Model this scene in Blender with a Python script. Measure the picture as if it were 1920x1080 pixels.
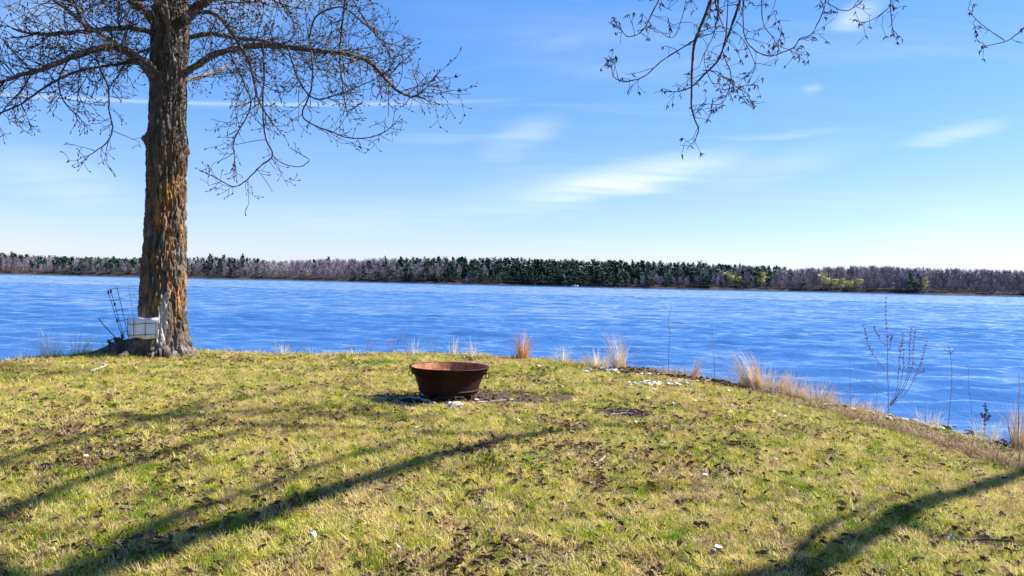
import bpy, math, random
import numpy as np
from mathutils import Vector, Matrix, noise as mnoise

random.seed(7)
RNG = np.random.default_rng(7)
scene = bpy.context.scene
for o in list(bpy.data.objects):
    bpy.data.objects.remove(o)

# ------------------------------------------------------------------ camera
FPX = 1480.0                      # focal length in pixels of the 1920x1080 photograph
EYE = Vector((0.0, 0.0, 1.6))
PITCH = math.atan(12.0 / FPX)
ROLL = math.radians(1.253)
F = Vector((0, math.cos(PITCH), -math.sin(PITCH)))
U0 = Vector((0, math.sin(PITCH), math.cos(PITCH)))
R0 = Vector((1, 0, 0))
RIGHT = R0 * math.cos(ROLL) + U0 * math.sin(ROLL)
UP = U0 * math.cos(ROLL) - R0 * math.sin(ROLL)
cam = bpy.data.cameras.new("camera")
cam.sensor_width = 36.0
cam.lens = 36.0 * FPX / 1920.0
cam.clip_start = 0.05
cam.clip_end = 6000
camo = bpy.data.objects.new("camera", cam)
scene.collection.objects.link(camo)
m = Matrix((RIGHT, UP, -F)).transposed().to_4x4()
m.translation = EYE
camo.matrix_world = m
scene.camera = camo


def ray(px, py):
    return (F * FPX + RIGHT * (px - 960.0) + UP * (540.0 - py)).normalized()


# ------------------------------------------------------------------ light
SUN_AZ = math.radians(75.0)       # from +Y towards +X
SUN_EL = math.radians(41.0)
S = Vector((math.sin(SUN_AZ) * math.cos(SUN_EL), math.cos(SUN_AZ) * math.cos(SUN_EL), math.sin(SUN_EL)))
sun = bpy.data.lights.new("sun", 'SUN')
sun.energy = 5.0
sun.angle = math.radians(0.53)
sun.color = (1.0, 0.95, 0.86)
suno = bpy.data.objects.new("sun", sun)
scene.collection.objects.link(suno)
suno.rotation_euler = S.to_track_quat('Z', 'Y').to_euler()
suno.location = (20, 20, 40)

scene.view_settings.view_transform = 'Standard'
scene.view_settings.look = 'None'
scene.view_settings.gamma = 1.0
scene.view_settings.exposure = 1.45

world = bpy.data.worlds.new("World")
scene.world = world
world.use_nodes = True
wn = world.node_tree
wn.nodes.clear()


class NB:
    """tiny node builder"""
    def __init__(self, tree):
        self.t = tree

    def n(self, kind, props=None, **ins):
        nd = self.t.nodes.new(kind)
        for k, v in (props or {}).items():
            setattr(nd, k, v)
        for k, v in ins.items():
            key = int(k[1:]) if k[0] == 'i' and k[1:].isdigit() else k.replace('_', ' ')
            s = nd.inputs[key]
            if isinstance(v, bpy.types.NodeSocket):
                self.t.links.new(v, s)
            else:
                s.default_value = v
        return nd

    def math(self, op, a, b=None, c=None, clamp=False):
        kw = {'i0': a}
        if b is not None:
            kw['i1'] = b
        if c is not None:
            kw['i2'] = c
        return self.n('ShaderNodeMath', {'operation': op, 'use_clamp': clamp}, **kw).outputs[0]

    def mix(self, fac, a, b, blend='MIX'):
        nd = self.n('ShaderNodeMix', {'data_type': 'RGBA', 'blend_type': blend, 'clamp_factor': True})
        for s, v in ((nd.inputs[0], fac), (nd.inputs[6], a), (nd.inputs[7], b)):
            if isinstance(v, bpy.types.NodeSocket):
                self.t.links.new(v, s)
            else:
                s.default_value = v
        return nd.outputs[2]

    def ramp(self, fac, stops, interp='LINEAR'):
        nd = self.n('ShaderNodeValToRGB')
        cr = nd.color_ramp
        cr.interpolation = interp
        while len(cr.elements) < len(stops):
            cr.elements.new(0.5)
        for e, (p, c) in zip(cr.elements, stops):
            e.position = p
            e.color = c if len(c) == 4 else (*c, 1)
        self.t.links.new(fac, nd.inputs[0])
        return nd.outputs[0]

    def smooth(self, x, a, b, lo=0.0, hi=1.0):
        nd = self.n('ShaderNodeMapRange', {'interpolation_type': 'SMOOTHSTEP'})
        self.t.links.new(x, nd.inputs[0])
        nd.inputs[1].default_value = a
        nd.inputs[2].default_value = b
        nd.inputs[3].default_value = lo
        nd.inputs[4].default_value = hi
        return nd.outputs[0]

    def noise(self, vec, scale, detail=3.0, rough=0.55, dist=0.0):
        return self.n('ShaderNodeTexNoise', Vector=vec, Scale=scale, Detail=detail, Roughness=rough, Distortion=dist).outputs[0]


w = NB(wn)
sky = w.n('ShaderNodeTexSky', {'sky_type': 'NISHITA', 'sun_disc': False, 'sun_elevation': SUN_EL,
                               'sun_rotation': SUN_AZ, 'altitude': 200.0, 'air_density': 1.0,
                               'dust_density': 0.35, 'ozone_density': 3.0})
wtc = w.n('ShaderNodeTexCoord').outputs['Generated']
wsep = w.n('ShaderNodeSeparateXYZ', Vector=wtc)
dx, dy, dz = wsep.outputs
az = w.math('ARCTAN2', dx, dy)
el = w.math('ARCSINE', dz)
# thin cirrus: wind-drawn wisps laid on a high plane
den = w.math('ADD', w.math('MAXIMUM', dz, 0.0), 0.12)
pl = w.n('ShaderNodeCombineXYZ', X=w.math('DIVIDE', dx, den), Y=w.math('DIVIDE', dy, den), Z=0.0).outputs[0]
plm = w.n('ShaderNodeMapping', Vector=pl, Rotation=(0, 0, math.radians(28)), Scale=(0.35, 1.5, 1.0)).outputs[0]
wisp = w.smooth(w.noise(plm, 1.1, 7.0, 0.62, 0.6), 0.46, 0.86)
veil = w.smooth(w.noise(pl, 0.5, 3.0), 0.35, 0.75)
cloud = w.math('MULTIPLY', w.math('MULTIPLY', wisp, veil), 0.5)
fine = w.noise(w.n('ShaderNodeMapping', Vector=pl, Rotation=(0, 0, math.radians(20)), Scale=(0.6, 1.8, 1)).outputs[0], 2.2, 6.0, 0.6, 0.8)


def azel(px, py):
    d = ray(px, py)
    return math.atan2(d.x, d.y), math.asin(d.z)


STREAKS = [  # pixel ends, half width px, strength
    (985, 372, 1400, 290, 26, 0.62), (820, 395, 1180, 340, 36, 0.25), (1290, 350, 1640, 268, 22, 0.22),
    (1690, 268, 1900, 228, 12, 0.42), (1300, 262, 1640, 240, 7, 0.18), (900, 285, 1060, 228, 26, 0.25),
    (700, 262, 980, 258, 9, 0.18), (-60, 290, 260, 370, 34, 0.28), (400, 420, 900, 400, 30, 0.2),
    (1555, 45, 1660, 5, 16, 0.5), (1500, 172, 1545, 166, 8, 0.35), (350, 10, 640, -40, 45, 0.35),
    (-40, 60, 200, 20, 40, 0.22), (980, 110, 1120, 60, 14, 0.12), (1640, 500, 1960, 400, 60, 0.22)]
wav = w.math('MULTIPLY_ADD', fine, 0.030, -0.015)
ae = w.n('ShaderNodeCombineXYZ', X=az, Y=w.math('ADD', el, wav), Z=0.0).outputs[0]
fmask = w.smooth(fine, 0.25, 0.7, 0.4, 1.0)
for (x0, y0, x1, y1, hw, st) in STREAKS:
    a0, e0 = azel(x0, y0)
    a1, e1 = azel(x1, y1)
    mp = w.n('ShaderNodeMapping', {'vector_type': 'TEXTURE'}, Vector=ae, Location=((a0 + a1) / 2, (e0 + e1) / 2, 0),
             Rotation=(0, 0, math.atan2(e1 - e0, a1 - a0)), Scale=(math.hypot(a1 - a0, e1 - e0) * 0.66, hw / FPX * 1.7, 1)).outputs[0]
    ln = w.n('ShaderNodeVectorMath', {'operation': 'LENGTH'}, i0=mp).outputs['Value']
    cloud = w.math('MULTIPLY_ADD', w.smooth(ln, 1.0, 0.1, 0.0, st * (1.3 if hw == 26 else 0.95)), fmask, cloud)
# the old contrail
a0, e0 = azel(60, 180)
a1, e1 = azel(1050, 181)
sl = (e1 - e0) / (a1 - a0)
v = w.math('SUBTRACT', w.math('SUBTRACT', el, e0), w.math('MULTIPLY', w.math('SUBTRACT', az, a0), sl))
v = w.math('ADD', v, w.math('MULTIPLY', w.math('SUBTRACT', fine, 0.5), 0.0035))
g = w.math('POWER', 2.718, w.math('MULTIPLY', w.math('POWER', w.math('ABSOLUTE', w.math('DIVIDE', v, 0.0022)), 2.0), -1.0))
g = w.math('MULTIPLY', g, w.smooth(az, a1, a1 - 0.25, 0.0, 0.30))
g = w.math('MULTIPLY', g, w.smooth(az, a0 - 0.25, a0, 0.0, 1.0))
cloud = w.math('ADD', cloud, g)
cloud = w.math('MULTIPLY', cloud, w.smooth(dz, -0.02, 0.10))
cloud = w.math('MINIMUM', cloud, 0.75)
skyc = w.mix(1.0, sky.outputs[0], (0.92, 0.95, 1.30, 1), 'MULTIPLY')
skyc = w.n('ShaderNodeHueSaturation', Hue=0.5, Saturation=1.22, Value=1.0, Fac=1.0, Color=skyc).outputs[0]
skyc = w.n('ShaderNodeGamma', Color=skyc, Gamma=0.75).outputs[0]
skyc = w.mix(cloud, skyc, (4.2, 4.55, 4.7, 1))
bg = w.n('ShaderNodeBackground', Color=skyc, Strength=0.093)
wo = w.n('ShaderNodeOutputWorld', Surface=bg.outputs[0])

# ------------------------------------------------------------------ helpers
COL = scene.collection


def tag(o, label=None, cat=None, group=None, kind=None):
    if label:
        o['label'] = label
    if cat:
        o['category'] = cat
    if group:
        o['group'] = group
    if kind:
        o['kind'] = kind
    return o


def empty(name, loc=(0, 0, 0)):
    o = bpy.data.objects.new(name, None)
    o.empty_display_size = 0.1
    o.location = loc
    COL.objects.link(o)
    return o


class MB:
    def __init__(self):
        self.v = []
        self.f = []
        self.m = []
        self.n = 0
        self.attr = {}

    def add(self, v, f, mi=0, **attr):
        v = np.asarray(v, dtype=float).reshape(-1, 3)
        b = self.n
        self.v.append(v)
        self.f.extend([tuple(int(i) + b for i in q) for q in f])
        self.m.extend([mi] * len(f))
        self.n += len(v)
        for k, val in attr.items():
            self.attr.setdefault(k, []).append(np.broadcast_to(np.asarray(val, float), (len(v),)))
        return self

    def mesh(self, name, mats, smooth=True, origin=None):
        me = bpy.data.meshes.new(name)
        v = np.concatenate(self.v) if self.v else np.zeros((0, 3))
        if origin is not None:
            v = v - np.asarray(origin, float)
        me.from_pydata(v.tolist(), [], self.f)
        if not isinstance(mats, (list, tuple)):
            mats = [mats]
        for mm in mats:
            me.materials.append(mm)
        if len(mats) > 1:
            me.polygons.foreach_set('material_index', self.m)
        if smooth:
            me.polygons.foreach_set('use_smooth', [True] * len(me.polygons))
        for k, parts in self.attr.items():
            a = me.attributes.new(k, 'FLOAT', 'POINT')
            a.data.foreach_set('value', np.concatenate(parts).astype(np.float32))
        me.update()
        return me

    def build(self, name, mats, parent=None, smooth=True, origin=None):
        """origin given in world: mesh is stored relative to it; parent's location must equal origin or be None"""
        me = self.mesh(name, mats, smooth, origin)
        o = bpy.data.objects.new(name, me)
        COL.objects.link(o)
        if parent is not None:
            o.parent = parent
        elif origin is not None:
            o.location = origin
        return o


def tube(pts, rad, sides=5, cap=True):
    P = np.asarray([tuple(p) for p in pts], float)
    n = len(P)
    R = np.broadcast_to(np.asarray(rad, float), (n,))
    T = np.gradient(P, axis=0)
    T /= np.linalg.norm(T, axis=1)[:, None] + 1e-12
    a = np.array([0, 0, 1.0]) if abs(T[0][2]) < 0.9 else np.array([1.0, 0, 0])
    N = np.cross(T[0], a)
    N /= np.linalg.norm(N)
    V = []
    ang = np.arange(sides) * 2 * math.pi / sides
    ca, sa = np.cos(ang)[:, None], np.sin(ang)[:, None]
    for i in range(n):
        N = N - T[i] * N.dot(T[i])
        N /= np.linalg.norm(N) + 1e-12
        B = np.cross(T[i], N)
        V.append(P[i] + R[i] * (ca * N + sa * B))
    V = np.concatenate(V)
    Fc = []
    for i in range(n - 1):
        for k in range(sides):
            k2 = (k + 1) % sides
            Fc.append((i * sides + k, i * sides + k2, (i + 1) * sides + k2, (i + 1) * sides + k))
    if cap:
        Fc.append(tuple(range(sides))[::-1])
        Fc.append(tuple((n - 1) * sides + k for k in range(sides)))
    return V, Fc


def spline(pts, per=4):
    """Catmull-Rom through the points"""
    P = [np.asarray(tuple(p), float) for p in pts]
    P = [2 * P[0] - P[1]] + P + [2 * P[-1] - P[-2]]
    out = []
    for i in range(1, len(P) - 2):
        for k in range(per):
            t = k / per
            a, b, c, d = P[i - 1], P[i], P[i + 1], P[i + 2]
            out.append(0.5 * ((2 * b) + (c - a) * t + (2 * a - 5 * b + 4 * c - d) * t * t + (3 * b - a - 3 * c + d) * t ** 3))
    out.append(P[-2])
    return np.array(out)


def lathe(prof, n=48):
    V, Fc = [], []
    for (r, z) in prof:
        for k in range(n):
            a = 2 * math.pi * k / n
            V.append((r * math.cos(a), r * math.sin(a), z))
    for i in range(len(prof) - 1):
        for k in range(n):
            k2 = (k + 1) % n
            Fc.append((i * n + k, i * n + k2, (i + 1) * n + k2, (i + 1) * n + k))
    return V, Fc


# vectorised value noise
_perm = RNG.permutation(4096)
_val = RNG.random(4096)


def vnoise(x, y, z=0.0):
    x, y, z = np.broadcast_arrays(np.asarray(x, float), np.asarray(y, float), np.asarray(z, float))
    xi, yi, zi = np.floor(x).astype(int), np.floor(y).astype(int), np.floor(z).astype(int)
    fx, fy, fz = x - xi, y - yi, z - zi
    fx, fy, fz = [t * t * (3 - 2 * t) for t in (fx, fy, fz)]

    def h(a, b, c):
        return _val[_perm[(_perm[(_perm[a & 4095] + b) & 4095] + c) & 4095]]
    r = 0
    for i in (0, 1):
        for j in (0, 1):
            for k in (0, 1):
                r = r + h(xi + i, yi + j, zi + k) * (fx if i else 1 - fx) * (fy if j else 1 - fy) * (fz if k else 1 - fz)
    return r


def fbm(x, y, z=0.0, o=4):
    r, a, s = 0, 0.5, 1.0
    for _ in range(o):
        r = r + a * vnoise(np.asarray(x) * s, np.asarray(y) * s, np.asarray(z) * s)
        s *= 2.03
        a *= 0.5
    return r


def sstep(a, b, x):
    t = np.clip((np.asarray(x, float) - a) / (b - a), 0, 1)
    return t * t * (3 - 2 * t)


# ------------------------------------------------------------------ terrain functions
WATER = -0.75


def h0(x, y):
    """lawn surface before the bank is cut"""
    x = np.asarray(x, float)
    y = np.asarray(y, float)
    z = -0.38 * sstep(2.4, 6.4, x) * sstep(-6, 3, y)
    z = z + 0.10 * np.exp(-((x + 6.9) ** 2 + (y - 15.6) ** 2) / 5.0)
    z = z + 0.05 * (fbm(x * 0.35 + 9, y * 0.35) - 0.5) + 0.03 * (fbm(x * 1.5, y * 1.5 + 4) - 0.5)
    return z


def onground(px, py, hf=h0):
    d = ray(px, py)
    z = 0.0
    for _ in range(11):
        t = (z - EYE.z) / d.z
        p = EYE + d * t
        z = 0.5 * z + 0.5 * float(hf(p.x, p.y))
    t = (z - EYE.z) / d.z
    p = EYE + d * t
    return Vector((p.x, p.y, z))


def onplane(px, py, Y):
    d = ray(px, py)
    return EYE + d * (Y / d.y)


EDGE_PX = [(0, 676), (150, 664), (255, 656), (380, 661), (500, 664), (650, 664), (800, 663), (960, 671), (1080, 681),
           (1200, 695), (1300, 707), (1400, 728), (1500, 746), (1600, 765), (1700, 786), (1800, 812), (1920, 848)]
EDGE = [onground(*p) for p in EDGE_PX]
EDGE = [(-400, -120), (-60, 2), (-25, 10), (-14, 13.0)] + [(p.x, p.y) for p in EDGE] + [(6.9, 8.4), (8.6, 7.2), (11, 6.2), (16, 4), (60, -30), (400, -200)]
EDGE = np.array(EDGE, float)
POLY = np.concatenate([EDGE, [[400, -600], [-400, -600]]])


def inland(x, y):
    """signed distance to the lawn edge, positive on the lawn"""
    x = np.asarray(x, float)
    y = np.asarray(y, float)
    d = np.full(x.shape, 1e9)
    for (ax, ay), (bx, by) in zip(EDGE[:-1], EDGE[1:]):
        ex, ey = bx - ax, by - ay
        t = np.clip(((x - ax) * ex + (y - ay) * ey) / (ex * ex + ey * ey), 0, 1)
        d = np.minimum(d, np.hypot(x - ax - t * ex, y - ay - t * ey))
    ins = np.zeros(x.shape, bool)
    n = len(POLY)
    for i in range(n):
        ax, ay = POLY[i]
        bx, by = POLY[(i + 1) % n]
        c = ((ay > y) != (by > y))
        with np.errstate(divide='ignore', invalid='ignore'):
            xx = (bx - ax) * (y - ay) / (by - ay) + ax
        ins ^= c & (x < xx)
    return np.where(ins, d, -d)


def ground(x, y):
    x = np.asarray(x, float)
    y = np.asarray(y, float)
    z = h0(x, y)
    d = inland(x, y) + 0.22 * (fbm(x * 1.7, y * 1.7 + 20) - 0.5)
    drop = sstep(0.0, -1.7, d)
    z = z * (1 - drop) + (-1.35) * drop
    return z - 0.03 * np.exp(-np.abs(d) / 0.2)


FIRE = onground(841, 751)
DIRT = [(onground(950, 746), 1.0, 0.85), (onground(1180, 776), 0.42, 0.45), (onground(790, 748), 0.75, 0.7)]
GRAVEL = [(onground(1150, 694), 0.55, 0.5), (onground(1235, 721), 0.5, 0.35), (onground(1300, 716), 0.35, 0.3), (onground(1215, 704), 0.5, 0.3)]


def patch(x, y, lst, nz=0.5):
    r = np.zeros(np.shape(x))
    for c, rx, ry in lst:
        q = np.sqrt(((x - c.x) / rx) ** 2 + ((y - c.y) / ry) ** 2)
        q = q + nz * 2 * (fbm(np.asarray(x) * 2.3, np.asarray(y) * 2.3) - 0.47)
        r = np.maximum(r, 1 - sstep(0.65, 1.15, q))
    return r


# ------------------------------------------------------------------ materials
def newmat(name):
    mt = bpy.data.materials.new(name)
    mt.use_nodes = True
    mt.node_tree.nodes.clear()
    return mt, NB(mt.node_tree)


def finish(mt, b, shader, disp=None):
    b.n('ShaderNodeOutputMaterial', Surface=shader)
    return mt


def simple(name, c1, c2, scale=6.0, rough=0.85, bump=0.0, bscale=None, detail=4.0, metallic=0.0, trans=0.0, spec=0.3, objvar=0.0):
    mt, b = newmat(name)
    pos = b.n('ShaderNodeNewGeometry').outputs['Position']
    f = b.smooth(b.noise(pos, scale, detail), 0.3, 0.7)
    col = b.mix(f, (*c1, 1), (*c2, 1))
    if objvar:
        rnd = b.n('ShaderNodeObjectInfo').outputs['Random']
        col = b.n('ShaderNodeHueSaturation', Hue=0.5, Saturation=1.0, Fac=1.0,
                  Value=b.smooth(rnd, 0, 1, 1 - objvar, 1 + objvar), Color=col).outputs[0]
    kw = {}
    if bump:
        h = b.noise(pos, bscale or scale * 3, 5.0)
        kw['Normal'] = b.n('ShaderNodeBump', Strength=bump, Distance=0.02, Height=h).outputs[0]
    p = b.n('ShaderNodeBsdfPrincipled', Base_Color=col, Roughness=rough, Metallic=metallic, **kw)
    p.inputs['Specular IOR Level'].default_value = spec
    out = p.outputs[0]
    if trans:
        tl = b.n('ShaderNodeBsdfTranslucent', Color=col)
        out = b.n('ShaderNodeMixShader', i0=trans, i1=out, i2=tl.outputs[0]).outputs[0]
    return finish(mt, b, out)


def lawn_colour(b, pos):
    """straw and green patches shared by the turf and the blades"""
    big = b.noise(pos, 0.55, 3.0, 0.6)
    mid = b.noise(pos, 2.3, 4.0, 0.65)
    fin = b.noise(pos, 9.0, 3.0, 0.6)
    s = b.math('ADD', b.math('MULTIPLY', big, 0.8), b.math('ADD', b.math('MULTIPLY', mid, 0.85), b.math('MULTIPLY', fin, 0.45)))
    return s   # about 0.6 .. 1.4, mean 1.0


def mat_turf():
    mt, b = newmat("turf")
    pos = b.n('ShaderNodeNewGeometry').outputs['Position']
    s = lawn_colour(b, pos)
    col = b.ramp(b.smooth(s, 0.72, 1.28), [(0.0, (0.15, 0.105, 0.055)), (0.45, (0.15, 0.12, 0.04)), (1.0, (0.085, 0.10, 0.022))])
    sp = b.noise(pos, 38.0, 4.0, 0.7)
    col = b.mix(b.smooth(sp, 0.48, 0.62), col, (0.045, 0.032, 0.02, 1))
    dirt = b.n('ShaderNodeAttribute', {'attribute_name': 'dirt'}).outputs['Fac']
    soil = b.mix(b.smooth(b.noise(pos, 22.0, 5.0, 0.7), 0.35, 0.65), (0.045, 0.030, 0.022, 1), (0.15, 0.105, 0.08, 1))
    col = b.mix(dirt, col, soil)
    bank = b.n('ShaderNodeAttribute', {'attribute_name': 'bank'}).outputs['Fac']
    bcol = b.mix(b.smooth(b.noise(pos, 9.0, 5.0, 0.7), 0.35, 0.65), (0.06, 0.043, 0.03, 1), (0.21, 0.17, 0.125, 1))
    col = b.mix(bank, col, bcol)
    h = b.math('ADD', b.noise(pos, 30.0, 5.0, 0.7), b.math('MULTIPLY', b.noise(pos, 110.0, 3.0), 0.4))
    bp = b.n('ShaderNodeBump', Strength=0.9, Distance=0.03, Height=h)
    p = b.n('ShaderNodeBsdfPrincipled', Base_Color=col, Roughness=0.95, Normal=bp.outputs[0])
    p.inputs['Specular IOR Level'].default_value = 0.1
    return finish(mt, b, p.outputs[0])


def mat_blade():
    mt, b = newmat("grass_blade")
    pos = b.n('ShaderNodeNewGeometry').outputs['Position']
    s = lawn_colour(b, pos)
    rnd = b.n('ShaderNodeObjectInfo').outputs['Random']
    s2 = b.math('ADD', s, b.math('MULTIPLY', b.math('SUBTRACT', rnd, 0.5), 0.62))
    col = b.ramp(b.smooth(s2, 0.66, 1.46), [(0.0, (0.36, 0.24, 0.12)), (0.28, (0.72, 0.57, 0.30)), (0.52, (0.64, 0.53, 0.12)),
                                           (0.76, (0.32, 0.36, 0.035)), (1.0, (0.10, 0.20, 0.014))])
    val = b.smooth(b.noise(pos, 60.0, 1.0), 0.3, 0.7, 0.72, 1.25)
    col = b.n('ShaderNodeHueSaturation', Hue=0.5, Saturation=1.05, Value=val, Fac=1.0, Color=col).outputs[0]
    p = b.n('ShaderNodeBsdfPrincipled', Base_Color=col, Roughness=0.6)
    p.inputs['Specular IOR Level'].default_value = 0.25
    tl = b.n('ShaderNodeBsdfTranslucent', Color=col)
    return finish(mt, b, b.n('ShaderNodeMixShader', i0=0.38, i1=p.outputs[0], i2=tl.outputs[0]).outputs[0])


def mat_water():
    mt, b = newmat("lake_water")
    pos = b.n('ShaderNodeNewGeometry').outputs['Position']

    def wave(sx, sy, rot, scale, detail, rough=0.5, dist=0.0):
        mp = b.n('ShaderNodeMapping', Vector=pos, Rotation=(0, 0, math.radians(rot)), Scale=(sx, sy, 1)).outputs[0]
        return b.noise(mp, scale, detail, rough, dist)
    a = wave(0.30, 1.0, 4, 0.55, 2.0, 0.5, 0.5)
    c = wave(0.40, 1.0, -9, 3.4, 3.0, 0.6, 0.3)
    e = wave(0.10, 0.35, 3, 0.35, 2.0)
    gust = b.smooth(wave(0.12, 0.5, 4, 0.05, 3.0), 0.3, 0.7, 0.6, 1.25)
    i = wave(0.8, 1.0, 30, 3.4, 2.0, 0.5, 0.2)
    h = b.math('ADD', b.math('MULTIPLY', a, 0.09), b.math('ADD', b.math('MULTIPLY', c, 0.06), b.math('MULTIPLY', e, 0.08)))
    h = b.math('ADD', h, b.math('MULTIPLY', i, 0.022))
    h = b.math('MULTIPLY', h, gust)
    bp = b.n('ShaderNodeBump', Strength=1.0, Distance=1.0, Height=h)
    p = b.n('ShaderNodeBsdfPrincipled', Base_Color=(0.034, 0.108, 0.285, 1), Roughness=0.05, IOR=1.333, Normal=bp.outputs[0])
    return finish(mt, b, p.outputs[0])


def mat_bark(name, dark, light, lichen=True):
    mt, b = newmat(name)
    pos = b.n('ShaderNodeTexCoord').outputs['Object']
    st = b.n('ShaderNodeMapping', Vector=pos, Scale=(1, 1, 0.22)).outputs[0]
    f = b.smooth(b.noise(st, 14.0, 5.0, 0.65), 0.3, 0.7)
    col = b.mix(f, (*dark, 1), (*light, 1))
    if lichen:
        sx = b.n('ShaderNodeSeparateXYZ', Vector=pos)
        z = sx.outputs[2]
        band = b.math('MULTIPLY', b.smooth(z, 0.4, 1.4), b.smooth(z, 4.3, 2.2))
        lm = b.smooth(b.noise(b.n('ShaderNodeMapping', Vector=pos, Scale=(1, 1, 0.35)).outputs[0], 5.0, 5.0, 0.7), 0.46, 0.62)
        side = b.smooth(sx.outputs[0], -0.42, 0.05)
        col = b.mix(b.math('MULTIPLY', b.math('MULTIPLY', band, lm), b.math('MULTIPLY', side, 0.85)), col, (0.46, 0.20, 0.025, 1))
        # weathered pale scar on the lower right
        q = b.math('ADD', b.math('POWER', b.math('DIVIDE', b.math('SUBTRACT', sx.outputs[0], 0.13), 0.10), 2.0),
                   b.math('POWER', b.math('DIVIDE', b.math('SUBTRACT', z, 0.62), 0.52), 2.0))
        q = b.math('ADD', q, b.math('MULTIPLY', b.math('SUBTRACT', b.noise(st, 9.0, 4.0), 0.5), 1.6))
        pm = b.math('MULTIPLY', b.smooth(q, 1.1, 0.5), b.smooth(sx.outputs[1], 0.1, -0.1))
        col = b.mix(pm, col, (0.42, 0.39, 0.36, 1))
        al = b.smooth(b.noise(pos, 3.0, 4.0, 0.6), 0.56, 0.7)
        col = b.mix(b.math('MULTIPLY', al, 0.5), col, (0.28, 0.27, 0.25, 1))
    h = b.noise(st, 45.0, 5.0, 0.7)
    bp = b.n('ShaderNodeBump', Strength=0.6, Distance=0.02, Height=h)
    p = b.n('ShaderNodeBsdfPrincipled', Base_Color=col, Roughness=0.9, Normal=bp.outputs[0])
    p.inputs['Specular IOR Level'].default_value = 0.2
    return finish(mt, b, p.outputs[0])


def mat_rust(name, inside=False):
    mt, b = newmat(name)
    pos = b.n('ShaderNodeTexCoord').outputs['Object']
    a = b.smooth(b.noise(pos, 5.0, 6.0, 0.7), 0.35, 0.68)
    c = b.smooth(b.noise(pos, 26.0, 5.0, 0.7), 0.4, 0.66)
    if inside:
        col = b.mix(a, (0.22, 0.07, 0.03, 1), (0.46, 0.21, 0.12, 1))
        col = b.mix(b.math('MULTIPLY', c, 0.6), col, (0.10, 0.045, 0.03, 1))
    else:
        col = b.mix(a, (0.010, 0.002, 0.0016, 1), (0.034, 0.0045, 0.003, 1))
        col = b.mix(b.math('MULTIPLY', c, 0.5), col, (0.015, 0.010, 0.009, 1))
    bp = b.n('ShaderNodeBump', Strength=0.35, Distance=0.01, Height=b.noise(pos, 40.0, 5.0, 0.7))
    p = b.n('ShaderNodeBsdfPrincipled', Base_Color=col, Roughness=0.62 if not inside else 0.8, Metallic=0.0, Normal=bp.outputs[0])
    p.inputs['Specular IOR Level'].default_value = 0.22
    return finish(mt, b, p.outputs[0])


def mat_tint(name, c1, c2, rough=0.9, trans=0.0):
    """colour varied by the per-plant 'tint' attribute"""
    mt, b = newmat(name)
    t = b.n('ShaderNodeAttribute', {'attribute_name': 'tint'}).outputs['Fac']
    rnd = b.n('ShaderNodeObjectInfo').outputs['Random']
    pos = b.n('ShaderNodeNewGeometry').outputs['Position']
    f = b.math('ADD', b.math('MULTIPLY', t, 0.75), b.math('MULTIPLY', b.noise(pos, 0.4, 2.0), 0.25))
    f = b.math('ADD', f, b.math('MULTIPLY', b.math('SUBTRACT', rnd, 0.5), 0.3), clamp=True)
    col = b.mix(f, (*c1, 1), (*c2, 1))
    p = b.n('ShaderNodeBsdfPrincipled', Base_Color=col, Roughness=rough)
    p.inputs['Specular IOR Level'].default_value = 0.15
    out = p.outputs[0]
    if trans:
        tl = b.n('ShaderNodeBsdfTranslucent', Color=col)
        out = b.n('ShaderNodeMixShader', i0=trans, i1=out, i2=tl.outputs[0]).outputs[0]
    return finish(mt, b, out)


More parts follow.
